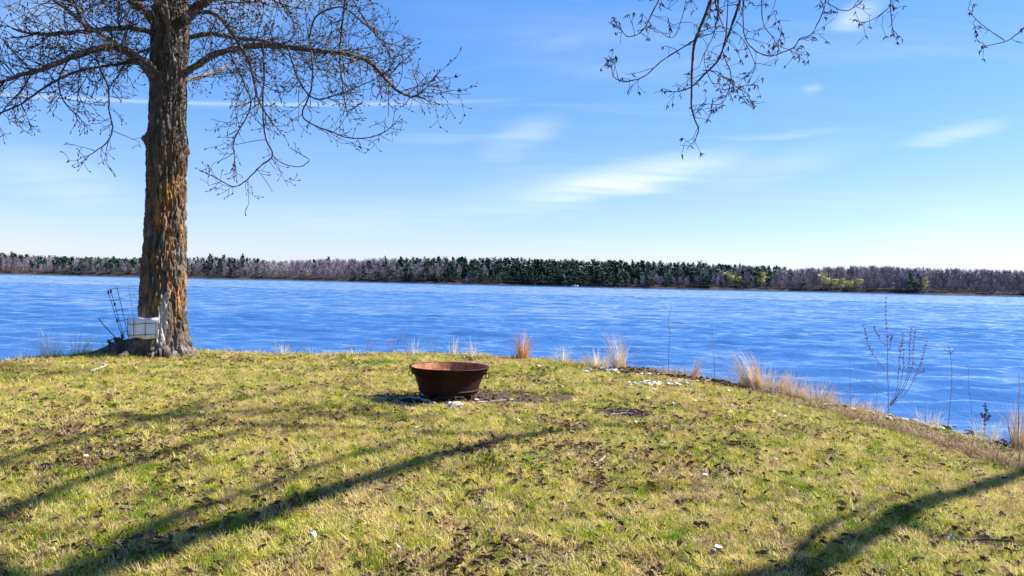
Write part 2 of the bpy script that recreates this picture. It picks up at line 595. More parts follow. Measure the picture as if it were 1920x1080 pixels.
M = dict(
    turf=mat_turf(), blade=mat_blade(), water=mat_water(),
    bark=mat_bark("furrowed_bark", (0.030, 0.024, 0.020), (0.15, 0.12, 0.095)),
    bark2=mat_bark("grey_bark", (0.05, 0.04, 0.035), (0.17, 0.145, 0.12), lichen=False),
    twig=simple("twig_bark", (0.035, 0.028, 0.03), (0.085, 0.066, 0.06), 3.0, 0.8),
    bud=simple("bud", (0.05, 0.035, 0.03), (0.11, 0.075, 0.05), 9.0, 0.7),
    catkin=simple("catkin", (0.09, 0.075, 0.035), (0.17, 0.14, 0.06), 9.0, 0.7, trans=0.25),
    rust=mat_rust("rusted_steel"), rust_in=mat_rust("rusted_steel_inside", True),
    straw=mat_tint("dry_straw", (0.45, 0.31, 0.16), (0.76, 0.61, 0.40), 0.7, 0.3),
    straw_pale=mat_tint("bleached_straw", (0.50, 0.42, 0.30), (0.78, 0.70, 0.55), 0.7, 0.3),
    straw_red=mat_tint("russet_straw", (0.52, 0.25, 0.09), (0.75, 0.45, 0.20), 0.7, 0.3),
    thatch=mat_tint("matted_dead_grass", (0.13, 0.08, 0.05), (0.52, 0.38, 0.24), 0.8, 0.25),
    stalk=simple("dead_stalk", (0.13, 0.085, 0.06), (0.26, 0.18, 0.13), 20.0),
    stalk_pale=simple("pale_stalk", (0.34, 0.28, 0.22), (0.55, 0.48, 0.40), 20.0),
    leaf=simple("dry_leaf", (0.05, 0.032, 0.022), (0.17, 0.095, 0.052), 5.0, 0.75, objvar=0.5, trans=0.1),
    leafpale=simple("pale_dry_leaf", (0.34, 0.25, 0.17), (0.52, 0.42, 0.32), 7.0, 0.75, objvar=0.3),
    stick=simple("weathered_stick", (0.17, 0.14, 0.115), (0.40, 0.36, 0.32), 18.0, 0.85, bump=0.4),
    stick_dark=simple("dark_stick", (0.035, 0.026, 0.02), (0.09, 0.065, 0.05), 18.0, 0.85),
    stone=simple("pale_stone", (0.27, 0.24, 0.22), (0.52, 0.48, 0.44), 14.0, 0.8, bump=0.3, objvar=0.2),
    stone_grey=simple("grey_stone", (0.12, 0.115, 0.11), (0.30, 0.28, 0.26), 14.0, 0.85, bump=0.4, objvar=0.3),
    shell=simple("bleached_shell", (0.48, 0.45, 0.41), (0.74, 0.72, 0.68), 25.0, 0.55, objvar=0.25),
    plastic=simple("white_plastic", (0.66, 0.66, 0.68), (0.76, 0.76, 0.78), 3.0, 0.45),
    wire=simple("rusty_wire", (0.05, 0.04, 0.04), (0.11, 0.085, 0.075), 30.0, 0.6),
    weed=simple("green_weed", (0.035, 0.075, 0.015), (0.085, 0.15, 0.03), 12.0, 0.6, trans=0.3),
    far_soil=simple("far_bank_soil", (0.014, 0.012, 0.011), (0.045, 0.035, 0.028), 0.06, 0.95, detail=6.0),
    pine=mat_tint("pine_needles", (0.012, 0.036, 0.032), (0.042, 0.092, 0.066)),
    bare=mat_tint("bare_twigs", (0.10, 0.080, 0.105), (0.27, 0.225, 0.265)),
    brush=mat_tint("shore_brush", (0.06, 0.045, 0.042), (0.20, 0.15, 0.12)),
    budding=mat_tint("budding_leaves", (0.36, 0.33, 0.09), (0.56, 0.50, 0.20)),
    fartrunk=simple("far_trunk", (0.10, 0.085, 0.08), (0.22, 0.19, 0.17), 0.5),
    boat_white=simple("boat_white", (0.75, 0.75, 0.76), (0.82, 0.82, 0.82), 2.0, 0.35),
    boat_dark=simple("boat_glass", (0.03, 0.04, 0.05), (0.05, 0.06, 0.08), 2.0, 0.2),
)

# ------------------------------------------------------------------ ground and lake
xs = np.concatenate([[-400, -250, -150, -100, -60, -45, -35, -28, -22, -18], np.arange(-16, 9.01, 0.11), [10, 11.5, 13, 16, 20, 26, 35, 60, 120, 250, 400]])
ys = np.concatenate([[-500, -250, -120, -60, -30, -15, -8, -4, -1, 1, 2, 3], np.arange(3.5, 19.5, 0.10), [20.5, 22, 25]])
GX, GY = np.meshgrid(xs, ys)
GZ = ground(GX, GY)
dd = inland(GX, GY) + 0.35 * (fbm(GX * 1.1 + 3, GY * 1.1) - 0.5)
dirt = np.maximum(patch(GX, GY, DIRT), 0.8 * patch(GX, GY, GRAVEL))
bank = 1 - sstep(0.0, 0.28, dd)
nx, ny = len(xs), len(ys)
idx = np.arange(nx * ny).reshape(ny, nx)
q = np.stack([idx[:-1, :-1], idx[:-1, 1:], idx[1:, 1:], idx[1:, :-1]], -1).reshape(-1, 4)
mb = MB()
mb.add(np.stack([GX, GY, GZ], -1).reshape(-1, 3), q, dirt=dirt.reshape(-1), bank=bank.reshape(-1))
lawn = mb.build("lawn", M['turf'])
tag(lawn, "mown spring lawn of straw and green turf sloping to the lake", "lawn", kind="structure")

wrng = np.random.default_rng(3)
WAVES = []
for k in range(34):
    lam = 0.42 * (3.2 / 0.42) ** (k / 33)
    ang = math.radians(-90 + 6 + wrng.normal() * 17)
    WAVES.append((lam, ang, wrng.random() * 6.283, 0.0100 * lam ** 0.85))


def wave_z(x, y, lmin):
    z = np.zeros_like(x)
    wob = fbm(x * 0.11, y * 0.11, 0, 2)
    for lam, ang, ph, am in WAVES:
        if lam < lmin:
            continue
        k = 2 * math.pi / lam
        z += am * np.sin(k * (x * math.cos(ang) + y * math.sin(ang)) + ph + 5.0 * wob)
    gust = 0.55 + 0.9 * fbm(x * 0.035 + 7, y * 0.09, 0, 3)
    return z * gust


mb = MB()
mb.add([(-3000, -600, WATER - 0.2), (3000, -600, WATER - 0.2), (3000, 440, WATER - 0.2), (-3000, 440, WATER - 0.2)], [(0, 1, 2, 3)])
mb.add([(-3000, 430, WATER), (3000, 430, WATER), (3000, 900, WATER), (-3000, 900, WATER)], [(0, 1, 2, 3)])
for (ya, yb, dyy, xm, dxx, lmin) in ((5.0, 50.0, 0.13, 48.0, 0.26, 0.5), (50.0, 150.0, 0.36, 125.0, 0.62, 1.1), (150.0, 430.0, 0.85, 330.0, 1.4, 2.2)):
    wx_ = np.linspace(-xm, xm, int(2 * xm / dxx))
    wy_ = np.linspace(ya, yb, int((yb - ya) / dyy))
    WX, WY = np.meshgrid(wx_, wy_)
    fade = sstep(xm, xm * 0.9, np.abs(WX)) * sstep(430, 380, WY)
    WZ = WATER + wave_z(WX, WY, lmin) * fade
    idx = np.arange(WX.size).reshape(WX.shape)
    q = np.stack([idx[:-1, :-1], idx[:-1, 1:], idx[1:, 1:], idx[1:, :-1]], -1).reshape(-1, 4)
    mb.add(np.stack([WX, WY, WZ], -1).reshape(-1, 3), q)
lake = mb.build("lake", M['water'], smooth=True)
tag(lake, "rippled blue lake between the lawn and the far shore", "lake", kind="structure")

# ------------------------------------------------------------------ far shore
FARD = 620.0
SHORE_PX = [(-900, 494), (-300, 507), (0, 514), (480, 523), (960, 536), (1400, 546), (1920, 556), (2300, 564), (2900, 577)]


def far_y(px):
    return FARD + 14 * math.sin(px * 0.0045) + 8 * math.sin(px * 0.013 + 1)


def far_ground(x, y):
    px = 960 + x / y * FPX
    yy = FARD + 14 * np.sin(px * 0.0045) + 8 * np.sin(px * 0.013 + 1)
    d = y - yy
    bankh = 2.2 + 2.4 * fbm(x * 0.03 + 5, np.zeros_like(x))
    return WATER - 0.6 + bankh * sstep(-2, 9, d) + 5.5 * sstep(10, 130, d) + 1.0 * (fbm(x * 0.05, y * 0.05) - 0.5) * sstep(0, 10, d)


fx = np.linspace(-1150, 1150, 460)
fd = np.concatenate([np.linspace(-8, 16, 13), np.linspace(22, 200, 16), [320, 700, 1500]])
FX = np.repeat(fx[None, :], len(fd), 0)
FYb = np.array([far_y(960 + x / FARD * FPX) for x in fx])
FY = FYb[None, :] + fd[:, None]
FZ = far_ground(FX, FY)
idx = np.arange(FX.size).reshape(FX.shape)
q = np.stack([idx[:-1, :-1], idx[:-1, 1:], idx[1:, 1:], idx[1:, :-1]], -1).reshape(-1, 4)
mb = MB()
mb.add(np.stack([FX, FY, FZ], -1).reshape(-1, 3), q)
fs = mb.build("far_shore", M['far_soil'])
tag(fs, "low wooded bank across the lake with bare earth patches", "shore", kind="structure")


def rot_rand(n, rng):
    a = rng.normal(size=(n, 3))
    return a / np.linalg.norm(a, axis=1)[:, None]


def pine_geo(rng, h, slim=0.2, n=120):
    """ragged whorled conifer, unit: metres; returns verts, quads"""
    V, Fc = [], []
    v, f = tube([(0, 0, 0), (0, 0, h * 0.6), (0, 0, h)], [h * 0.012, h * 0.008, 0.03], 4, False)
    V.append(v)
    Fc += f
    b = len(v)
    for i in range(n):
        t = rng.random() ** 0.8
        z = h * (0.16 + 0.84 * t)
        rmax = h * slim * (1 - t) ** 0.75 + 0.35
        r = rmax * (0.25 + 0.75 * math.sqrt(rng.random()))
        a = rng.random() * 6.283
        s = h * 0.068 * (0.6 + rng.random()) * (1.15 - 0.6 * t)
        c = np.array([r * math.cos(a), r * math.sin(a), z - 0.25 * r + rng.normal() * 0.3])
        rad = np.array([math.cos(a), math.sin(a), 0.25 + 0.5 * t - 0.3 * rng.random()])
        side = np.array([-math.sin(a), math.cos(a), rng.normal() * 0.3])
        V.append(np.array([c - rad * s * 1.3, c + side * s, c + rad * s * 1.5, c - side * s]))
        Fc.append((b, b + 1, b + 2, b + 3))
        b += 4
    return np.concatenate(V), Fc


def bare_geo(rng, h, wide=0.26, n=170):
    V, Fc = [], []
    v, f = tube([(0, 0, 0), (h * 0.01, 0, h * 0.45), (0, 0, h * 0.8)], [h * 0.014, h * 0.01, 0.04], 4, False)
    V.append(v)
    Fc += f
    b = len(v)
    for i in range(n):
        t = rng.random()
        z = h * (0.22 + 0.72 * t)
        r = h * wide * (0.35 + 0.65 * math.sin(math.pi * min(1, 0.25 + 0.75 * t))) * math.sqrt(rng.random())
        a = rng.random() * 6.283
        c = np.array([r * math.cos(a), r * math.sin(a), z])
        d = np.array([math.cos(a) * 0.5, math.sin(a) * 0.5, 1.0]) + rng.normal(size=3) * 0.45
        d /= np.linalg.norm(d)
        L = h * 0.085 * (0.6 + rng.random())
        s = np.cross(d, rng.normal(size=3))
        s /= np.linalg.norm(s)
        wd = h * 0.0095 * (0.5 + rng.random())
        V.append(np.array([c - d * L - s * wd, c - d * L + s * wd, c + d * L + s * wd * 0.3, c + d * L - s * wd * 0.3]))
        Fc.append((b, b + 1, b + 2, b + 3))
        b += 4
    return np.concatenate(V), Fc


def leafy_geo(rng, h, wide=0.3, n=150, leaf=0.045):
    V, Fc = [], []
    v, f = tube([(0, 0, 0), (h * 0.01, 0, h * 0.4), (0, 0, h * 0.8)], [h * 0.014, h * 0.01, 0.04], 4, False)
    V.append(v)
    Fc += f
    b = len(v)
    cl = [(rng.normal() * h * wide * 0.36, rng.normal() * h * wide * 0.36, h * (0.35 + 0.55 * rng.random())) for _ in range(9)]
    for c0 in cl:
        v, f = tube([(h * 0.005, 0, h * 0.25), c0], [h * 0.007, h * 0.003], 3, False)
        V.append(v)
        Fc += [tuple(i + b for i in q_) for q_ in f]
        b += len(v)
    for i in range(n):
        c = np.array(cl[rng.integers(len(cl))]) + np.clip(rng.normal(size=3), -1.6, 1.6) * h * 0.075
        d = rng.normal(size=3)
        d /= np.linalg.norm(d)
        s = np.cross(d, rng.normal(size=3))
        s /= np.linalg.norm(s)
        L = h * leaf * (0.5 + rng.random())
        V.append(np.array([c - d * L, c + s * L * 0.7, c + d * L, c - s * L * 0.7]))
        Fc.append((b, b + 1, b + 2, b + 3))
        b += 4
    return np.concatenate(V), Fc


frng = np.random.default_rng(21)
PINES = [pine_geo(frng, 10.0, s, n) for s, n in ((0.24, 105), (0.28, 115), (0.31, 120), (0.22, 95), (0.27, 110))]
BARES = [bare_geo(frng, 10.0, w_, n) for w_, n in ((0.24, 170), (0.3, 190), (0.2, 150), (0.27, 180))]
BRUSH = [bare_geo(frng, 10.0, 0.5, 110), bare_geo(frng, 10.0, 0.6, 120), bare_geo(frng, 10.0, 0.45, 100)]
LEAFY = [leafy_geo(frng, 10.0, w_, 220) for w_ in (0.42, 0.34, 0.5)]
EVERG = [leafy_geo(frng, 10.0, w_, 210, 0.06) for w_ in (0.26, 0.32, 0.28)]

TOPX = [-900, -300, 0, 60, 150, 220, 300, 400, 440, 500, 560, 660, 830, 960, 1200, 1400, 1500, 1600, 1750, 1900, 2300, 2900]
TOPM = [15, 15, 16.3, 15.0, 14.4, 14.6, 15.2, 17.0, 17.2, 15.3, 16, 19, 20.2, 20.6, 21, 19.8, 18.6, 21.8, 21.6, 21, 21, 20]


def topm(px):
    return float(np.interp(px, TOPX, TOPM))


def pine_share(px, dep):
    """chance that a far tree is a conifer"""
    a = np.interp(px, [-900, 0, 60, 100, 270, 290, 480, 500, 720, 780, 900, 920, 1180, 1220, 1440, 1475, 2900],
                  [0.4, 0.35, 0.3, 0.62, 0.62, 0.5, 0.35, 0.10, 0.16, 0.55, 0.85, 0.94, 0.92, 0.55, 0.40, 0.02, 0.03])
    bk = np.interp(px, [-900, 0, 100, 270, 290, 470, 500, 720, 780, 1440, 1475, 2900], [0.5, 0.5, 0.5, 0.6, 1.0, 0.9, 0.06, 0.15, 0.8, 1.0, 0.0, 0.0])
    return a * (1 - dep) + bk * dep


forest = {'pine': MB(), 'bare': MB(), 'brush': MB()}


def put(mbx, geo, x, y, z, h, tint, mi=0, wid=1.0):
    V, Fc = geo
    a = frng.random() * 6.283
    ca, sa = math.cos(a), math.sin(a)
    s = h / 10.0
    Vn = np.stack([(V[:, 0] * ca - V[:, 1] * sa) * s * wid + x, (V[:, 0] * sa + V[:, 1] * ca) * s * wid + y, V[:, 2] * s + z], 1)
    mbx.add(Vn, Fc, mi, tint=tint)


for row, (dep, step, scale) in enumerate([(5, 5.0, 0.50), (11, 4.6, 0.62), (19, 4.4, 0.76), (30, 4.2, 0.86), (46, 4.2, 0.94), (68, 4.2, 1.0), (95, 4.4, 1.0)]):
    px = -420.0
    while px < 2340:
        px += step * (0.55 + 0.9 * frng.random()) * FPX / FARD / 1.0
        y = far_y(px) + dep + frng.normal() * dep * 0.15
        x = (px - 960) / FPX * y
        z = float(far_ground(np.array(x), np.array(y)))
        depf = min(1.0, max(0.0, (dep - 15) / 60))
        isp = frng.random() < pine_share(px, depf)
        top = topm(px) * y / FARD
        h = (top + WATER - z) if dep > 30 else top * scale * (0.7 + 0.45 * frng.random()) + WATER - z * 0.5
        h *= (0.86 + 0.17 * frng.random()) if isp else (0.84 + 0.16 * frng.random())
        h = max(h, 4.0)
        if isp:
            evg = px < 290 and frng.random() < 0.6
            put(forest['pine'], (EVERG if evg else PINES)[frng.integers(3)], x, y, z - 0.3, h, frng.random())
        else:
            put(forest['bare'], BARES[frng.integers(4)], x, y, z - 0.3, h, frng.random())
px = -420.0
while px < 2340:          # low brush on the bank
    px += 1.9 * (0.4 + 1.2 * frng.random()) * FPX / FARD
    y = far_y(px) + 0.2 + 9 * frng.random()
    x = (px - 960) / FPX * y
    z = float(far_ground(np.array(x), np.array(y)))
    put(forest['brush'], BRUSH[frng.integers(3)], x, y, z - 0.4, 2.8 + 4.2 * frng.random(), frng.random() ** 1.5)
tag(forest['pine'].build("pine_wood", M['pine'], smooth=False), "dark green belt of pines massed along the far shore", "wood", kind="stuff")
tag(forest['bare'].build("bare_wood", M['bare'], smooth=False), "purple grey mass of leafless trees along the far shore", "wood", kind="stuff")
tag(forest['brush'].build("shore_brush", M['brush'], smooth=False), "low brown brush along the waterline of the far shore", "brush", kind="stuff")


def far_tree(name, geo, mat, px, top_py, dep, label, cat, group, base_m=None, wid=1.0):
    """single tree on the far shore whose tip shows at (px, top_py)"""
    y = far_y(px) + dep
    d = ray(px, top_py)
    p = EYE + d * (y / d.y)
    z = float(far_ground(np.array(p.x), np.array(y)))
    h = max(p.z - z, 3.0)
    V, Fc = geo
    mbx = MB()
    s = h / 10.0
    mbx.add(V * np.array([s * wid, s * wid, s]), Fc, 0, tint=frng.random())
    o = mbx.build(name, mat, smooth=False)
    o.location = (p.x, y, z - 0.3)
    return tag(o, label, cat, group)


ORD = ["leftmost", "second", "third", "fourth", "fifth", "sixth", "seventh", "eighth", "ninth", "tenth", "eleventh", "twelfth"]
yel = [(575, 507, 4), (1368, 507, 8), (1382, 511, 7), (1428, 509, 9), (1546, 510, 4), (1562, 514, 3), (1577, 520, 2), (1592, 524, 2), (1608, 514, 4), (1732, 518, 5)]
for i, (px, py, dep) in enumerate(yel):
    far_tree("budding_tree", LEAFY[i % 3], M['budding'], px, py, dep,
             f"yellow-green budding tree on the far shore, {ORD[i]} of the ten" + (" from the left" if i else ""), "tree", "budding trees on the far shore")
eme = [(395, 475, 60), (420, 478, 55), (455, 476, 70), (22, 471, 60), (835, 482, 60), (803, 484, 55), (866, 481, 70), (822, 486, 40), (965, 485, 80), (616, 481, 60)]
eme.sort()
for i, (px, py, dep) in enumerate(eme):
    far_tree("pine_tree", PINES[i % 5], M['pine'], px, py, dep,
             f"dark pine rising above the far skyline, {ORD[i]} of the ten" + (" from the left" if i else ""), "tree", "pines standing above the far skyline")
evs = [(682, 495, 5), (710, 494, 5), (1318, 511, 4), (1333, 514, 3), (1507, 517, 3), (1707, 512, 5), (1722, 513, 5)]
for i, (px, py, dep) in enumerate(evs):
    far_tree("evergreen_tree", PINES[(i + 1) % 5], M['pine'], px, py, dep,
             f"dark evergreen among leafless trees on the far shore, {ORD[i]} of the seven" + (" from the left" if i else ""), "tree", "evergreens among the bare far trees", wid=0.75)

# small white motorboat off the far shore
bp = ray(1078, 541)
t = (WATER - EYE.z) / bp.z
bp = EYE + ray(1078, 541) * (590.0 / bp.y)
boat = empty("motorboat", (bp.x, 590.0, WATER))
tag(boat, "tiny white motorboat lying close under the far shore", "boat")
mb = MB()
sec = [(-2.3, 0.85, 0.55), (-1.0, 0.95, 0.6), (0.6, 0.9, 0.68), (1.7, 0.55, 0.78), (2.4, 0.04, 0.9)]
V, Fc = [], []
for (x, hw, top) in sec:
    V += [(x, -hw, top), (x, -hw * 0.7, -0.15), (x, 0, -0.3), (x, hw * 0.7, -0.15), (x, hw, top)]
for i in range(len(sec) - 1):
    for k in range(4):
        Fc.append((i * 5 + k, i * 5 + k + 1, i * 5 + 6 + k, i * 5 + 5 + k))
    Fc.append((i * 5 + 4, i * 5, i * 5 + 5, i * 5 + 9))
Fc.append((0, 1, 2, 3, 4))
mb.add(V, Fc)
mb.build("hull", M['boat_white'], boat, smooth=False)
mb = MB()
mb.add([(0.2, -0.6, 0.6), (0.2, 0.6, 0.6), (0.9, 0.55, 0.65), (0.9, -0.55, 0.65), (-0.1, -0.5, 1.35), (-0.1, 0.5, 1.35), (0.35, 0.45, 1.3), (0.35, -0.45, 1.3)],
       [(0, 1, 5, 4), (1, 2, 6, 5), (2, 3, 7, 6), (3, 0, 4, 7), (4, 5, 6, 7)])
mb.build("cabin", M['boat_white'], boat, smooth=False)
mb = MB()
mb.add([(-2.7, -0.2, 0.0), (-2.7, 0.2, 0.0), (-2.32, 0.2, 0.0), (-2.32, -0.2, 0.0), (-2.7, -0.2, 0.95), (-2.7, 0.2, 0.95), (-2.35, 0.17, 0.9), (-2.35, -0.17, 0.9)],
       [(0, 1, 5, 4), (1, 2, 6, 5), (2, 3, 7, 6), (3, 0, 4, 7), (4, 5, 6, 7)])
mb.build("outboard_motor", M['boat_dark'], boat, smooth=False)

# ------------------------------------------------------------------ trees: twig growth
trng = np.random.default_rng(5)


def unit(v):
    return v / (np.linalg.norm(v) + 1e-12)


def grow(start, d, length, n, droop, upturn, wig, rng):
    """sagging twig whose tip turns up"""
    p = np.array(start, float)
    d = unit(np.array(d, float))
    pts = [p.copy()]
    s = length / n
    for i in range(n):
        t = (i + 0.5) / n
        g = -droop * (1 - t) * 1.5 + upturn * t * t * 2.2
        d = unit(d + np.array([0, 0, g]) * s * 1.0 + rng.normal(size=3) * wig)
        p = p + d * s
        pts.append(p.copy())
    return np.array(pts)


def bud(mbx, p, d, L, r):
    d = unit(np.asarray(d, float))
    a = unit(np.cross(d, [0.3, 0.5, 0.8]))
    b = np.cross(d, a)
    m_ = p + d * L * 0.4
    V = [p, m_ + a * r, m_ + (-0.5 * a + 0.87 * b) * r, m_ + (-0.5 * a - 0.87 * b) * r, p + d * L]
    mbx.add(V, [(0, 2, 1), (0, 3, 2), (0, 1, 3), (1, 2, 4), (2, 3, 4), (3, 1, 4)])


def hang_leaves(mbx, p, rng, sz):
    for k in range(rng.integers(2, 5)):
        d = unit(np.array([rng.normal() * 0.6, rng.normal() * 0.6, -0.9 + rng.normal() * 0.35]))
        bud(mbx, p, d, sz * (0.6 + 0.8 * rng.random()), sz * 0.13)


def deviate(t, ang, rng):
    t = unit(t)
    r = rng.normal(size=3)
    r = unit(r - t * r.dot(t))
    return t * math.cos(ang) + r * math.sin(ang)


def twig(mt_, mb_, start, d, length, r, level, rng, style):
    n = max(4, int(length / style['seg']))
    pts = grow(start, d, length, n, style['droop'], style['up'], style['wig'], rng)
    rad = np.linspace(r, max(r * 0.4, style['rmin']), len(pts))
    v, f = tube(pts, rad, 3 if r < 0.009 else 4, False)
    mt_.add(v, f)
    T = np.gradient(pts, axis=0)
    if level > 0:
        k = int(style['kids'] * length * (0.7 + 0.6 * rng.random())) + 1
        for _ in range(k):
            i = int(len(pts) * (0.12 + 0.86 * rng.random()))
            i = min(i, len(pts) - 1)
            cd = deviate(T[i], math.radians(rng.uniform(30, 75)), rng)
            L = length * rng.uniform(0.18, 0.48)
            twig(mt_, mb_, pts[i], cd, max(L, 0.16), max(r * 0.6, style['rmin']), level - 1, rng, style)
    if level <= 1:
        step = style['budstep']
        m_ = max(1, int(length / step))
        for j in range(m_):
            i = len(pts) - 1 if j == 0 else rng.integers(1, len(pts))
            if style['leafy']:
                if rng.random() < 0.75:
                    hang_leaves(mb_, pts[i], rng, style['bud'])
            else:
                bud(mb_, pts[i], deviate(T[i], math.radians(rng.uniform(5, 45)), rng), style['bud'] * (0.6 + 0.7 * rng.random()), style['bud'] * 0.17)
    return pts


def limb_mesh(pts, r0, r1, sides=8):
    n = len(pts)
    rad = r1 + (r0 - r1) * (1 - np.linspace(0, 1, n)) ** 0.8
    rad = rad * (1 + 0.10 * trng.normal(size=n))
    pts = pts + trng.normal(size=pts.shape) * r1 * 0.35
    return tube(pts, rad, sides)


# ------------------------------------------------------------------ the big shore tree
base = onground(306, 664)
TY = base.y
TREE = empty("shore_tree", base)
tag(TREE, "large rough-barked leafless tree standing at the lawn's edge", "tree")
PXM = TY / FPX            # metres per photo pixel at the tree
prof_px = [(675, 306, 56), (662, 307, 50), (645, 307, 45.5), (620, 306, 42.5), (590, 305, 41), (550, 306, 39.5), (480, 308, 38), (400, 310.5, 35.5), (330, 312, 35),
           (280, 313.5, 35.5), (255, 314, 34.5), (225, 314, 32), (170, 315.5, 30.5), (130, 316.5, 32), (95, 318, 32.5), (60, 319.5, 33), (30, 320.5, 33.5), (0, 321, 29.5),
           (-80, 323, 27), (-200, 327, 23), (-350, 332, 17), (-500, 338, 9), (-600, 341, 3)]
cz, cx, cy, cr = [], [], [], []
for (py, px, hw) in prof_px:
    p = onplane(px, py, TY)
    cz.append(p.z)
    cx.append(p.x)
    cr.append(hw * PXM)
cz, cx, cr = np.array(cz), np.array(cx), np.array(cr)
zz = np.concatenate([np.arange(base.z - 0.25, 7.0, 0.0135), np.arange(7.0, cz[-1], 0.08)])
NT = 216
th = np.arange(NT) * 2 * math.pi / NT
ZZ, TH = np.meshgrid(zz, th, indexing='ij')
CX = np.interp(ZZ, cz, cx)
CR = np.interp(ZZ, cz, cr)
hgt = ZZ - base.z
# root flare: lobes near the ground
flare = np.exp(-np.clip(hgt, 0, 9) / 0.22) * (0.10 + 0.13 * np.maximum(0, np.cos(3 * TH + 0.6)) + 0.10 * np.maximum(0, np.cos(5 * TH + 2.0)))
lump = 0.06 * (fbm(np.cos(TH) * 1.2 + 5, np.sin(TH) * 1.2, ZZ * 0.8) - 0.5)


def knob(a, py, amp, w_):
    z0 = onplane(315, py, TY).z
    da = np.angle(np.exp(1j * (TH - a)))
    return amp * np.exp(-(da / w_) ** 2 - ((ZZ - z0) / (w_ * 0.32)) ** 2)


lump = lump + knob(math.pi * 1.02, 262, 0.11, 0.33) + knob(0.0, 284, 0.07, 0.3) + knob(-1.2, 245, 0.06, 0.45) + knob(-1.0, 130, 0.05, 0.5) + knob(-2.3, 140, 0.05, 0.5)
# furrowed bark: warped, vertically drawn cells with deep seams
barkd = np.zeros(ZZ.shape)
barke = np.zeros(ZZ.shape)
vor = mnoise.voronoi
wx = (fbm(np.cos(TH) * 3, np.sin(TH) * 3, ZZ * 1.5, 3) - 0.5)
wx2 = (fbm(np.cos(TH) * 3 + 30, np.sin(TH) * 3, ZZ * 2.0, 3) - 0.5)
for i in range(ZZ.shape[0]):
    zi = zz[i]
    for j in range(NT):
        rr = CR[i, j]
        x = math.cos(th[j]) * rr
        y = math.sin(th[j]) * rr
        d, _ = vor((x * 15.0 + wx[i, j] * 3.2 + zi * 0.25, y * 15.0 + wx2[i, j] * 3.2, zi * 1.15))
        e, _ = vor((x * 21.0 + wx2[i, j] * 2.0, y * 21.0 + wx[i, j] * 2.0, zi * 4.5 + 7.0))
        barkd[i, j] = d[1] - d[0]
        barke[i, j] = e[1] - e[0]
ridge = np.clip((barkd - 0.02) / 0.30, 0, 1) ** 0.75 * (0.72 + 0.28 * np.clip(barke / 0.2, 0, 1))
rough = fbm(np.cos(TH) * 14, np.sin(TH) * 14, ZZ * 9, 3) - 0.5
amp = np.interp(hgt, [0, 3, 5, 8, 12], [0.072, 0.068, 0.05, 0.032, 0.01])
RAD = CR * (1 + flare) + lump + amp * (ridge - 0.62) + amp * 0.6 * rough
V = np.stack([CX + RAD * np.cos(TH), TY + RAD * np.sin(TH), ZZ], -1)
nz = len(zz)
idx = np.arange(nz * NT).reshape(nz, NT)
nxt = np.roll(idx, -1, 1)
q = np.stack([idx[:-1], nxt[:-1], nxt[1:], idx[1:]], -1).reshape(-1, 4)
mb = MB()
mb.add(V.reshape(-1, 3), q)
trunk = mb.build("trunk", M['bark'], TREE, smooth=True, origin=base)


def side_root(ang, L, r):
    pts = []
    for t in np.linspace(0, 1, 12):
        rr = 0.38 + L * t
        x = base.x + math.cos(ang + 0.25 * math.sin(3 * t)) * rr
        y = base.y + math.sin(ang + 0.25 * math.sin(3 * t)) * rr
        zg = float(ground(x, y))
        pts.append((x, y, zg + 0.16 * (1 - t) ** 2 - 0.25 * r * t - 0.06 * t))
    v, f = tube(pts, np.linspace(r, r * 0.25, 12) * (1 + 0.12 * trng.normal(size=12)), 10)
    mbr = MB()
    mbr.add(v, f)
    mbr.build("root", M['bark'], TREE, origin=base)


for a, L, r in ((math.pi * 1.0, 1.35, 0.25), (math.pi * 1.2, 0.8, 0.14), (-1.2, 0.45, 0.10), (-0.25, 0.5, 0.12), (2.2, 0.8, 0.15), (0.9, 0.6, 0.13)):
    side_root(a, L, r)

STA = dict(seg=0.11, droop=0.55, up=0.75, wig=0.10, rmin=0.0042, kids=4.2, budstep=0.10, bud=0.075, leafy=False)


def px_limb(pix, dy0, dy1, Y=None):
    Y = TY if Y is None else Y
    n = len(pix)
    return np.array([tuple(onplane(px, py, Y + dy0 + (dy1 - dy0) * (i / (n - 1)) ** 1.1)) for i, (px, py) in enumerate(pix)])


def add_limb(tree, origin, pts, r0, r1, style, n_sec, lsec, mat, mtwig, mbud, sidew=1.0, per=6, t0=0.12, rsec=0.011):
    pts = spline(pts, per)
    v, f = limb_mesh(pts, r0, r1)
    mbx = MB()
    mbx.add(v, f)
    lo = mbx.build("limb", mat, tree, origin=origin)
    mt_, mb_ = MB(), MB()
    T = np.gradient(pts, axis=0)
    for k in range(n_sec):
        t = t0 + (1 - t0) * (k + trng.random()) / max(1, n_sec)
        i = min(int(t * (len(pts) - 1)), len(pts) - 1)
        cd = deviate(T[i], math.radians(trng.uniform(35, 85)), trng)
        cd[2] = cd[2] * 0.8 + 0.15
        L = lsec * trng.uniform(0.45, 1.15) * (1 - 0.35 * t)
        twig(mt_, mb_, pts[i], cd, L, min(rsec, max(r1, 0.006)) * trng.uniform(0.7, 1.1), 2, trng, style)
    # the limb runs out into a spray of twigs
    for k in range(3):
        twig(mt_, mb_, pts[-1], deviate(T[-1], math.radians(trng.uniform(0, 30)), trng), lsec * trng.uniform(0.3, 0.6), max(r1 * 0.7, 0.005), 1, trng, style)
    if mt_.n:
        tag(mt_.build("twigs", mtwig, lo, smooth=False, origin=origin), kind="stuff")
    if mb_.n:
        tag(mb_.build("buds", mbud, lo, smooth=False, origin=origin), kind="stuff")
    return lo


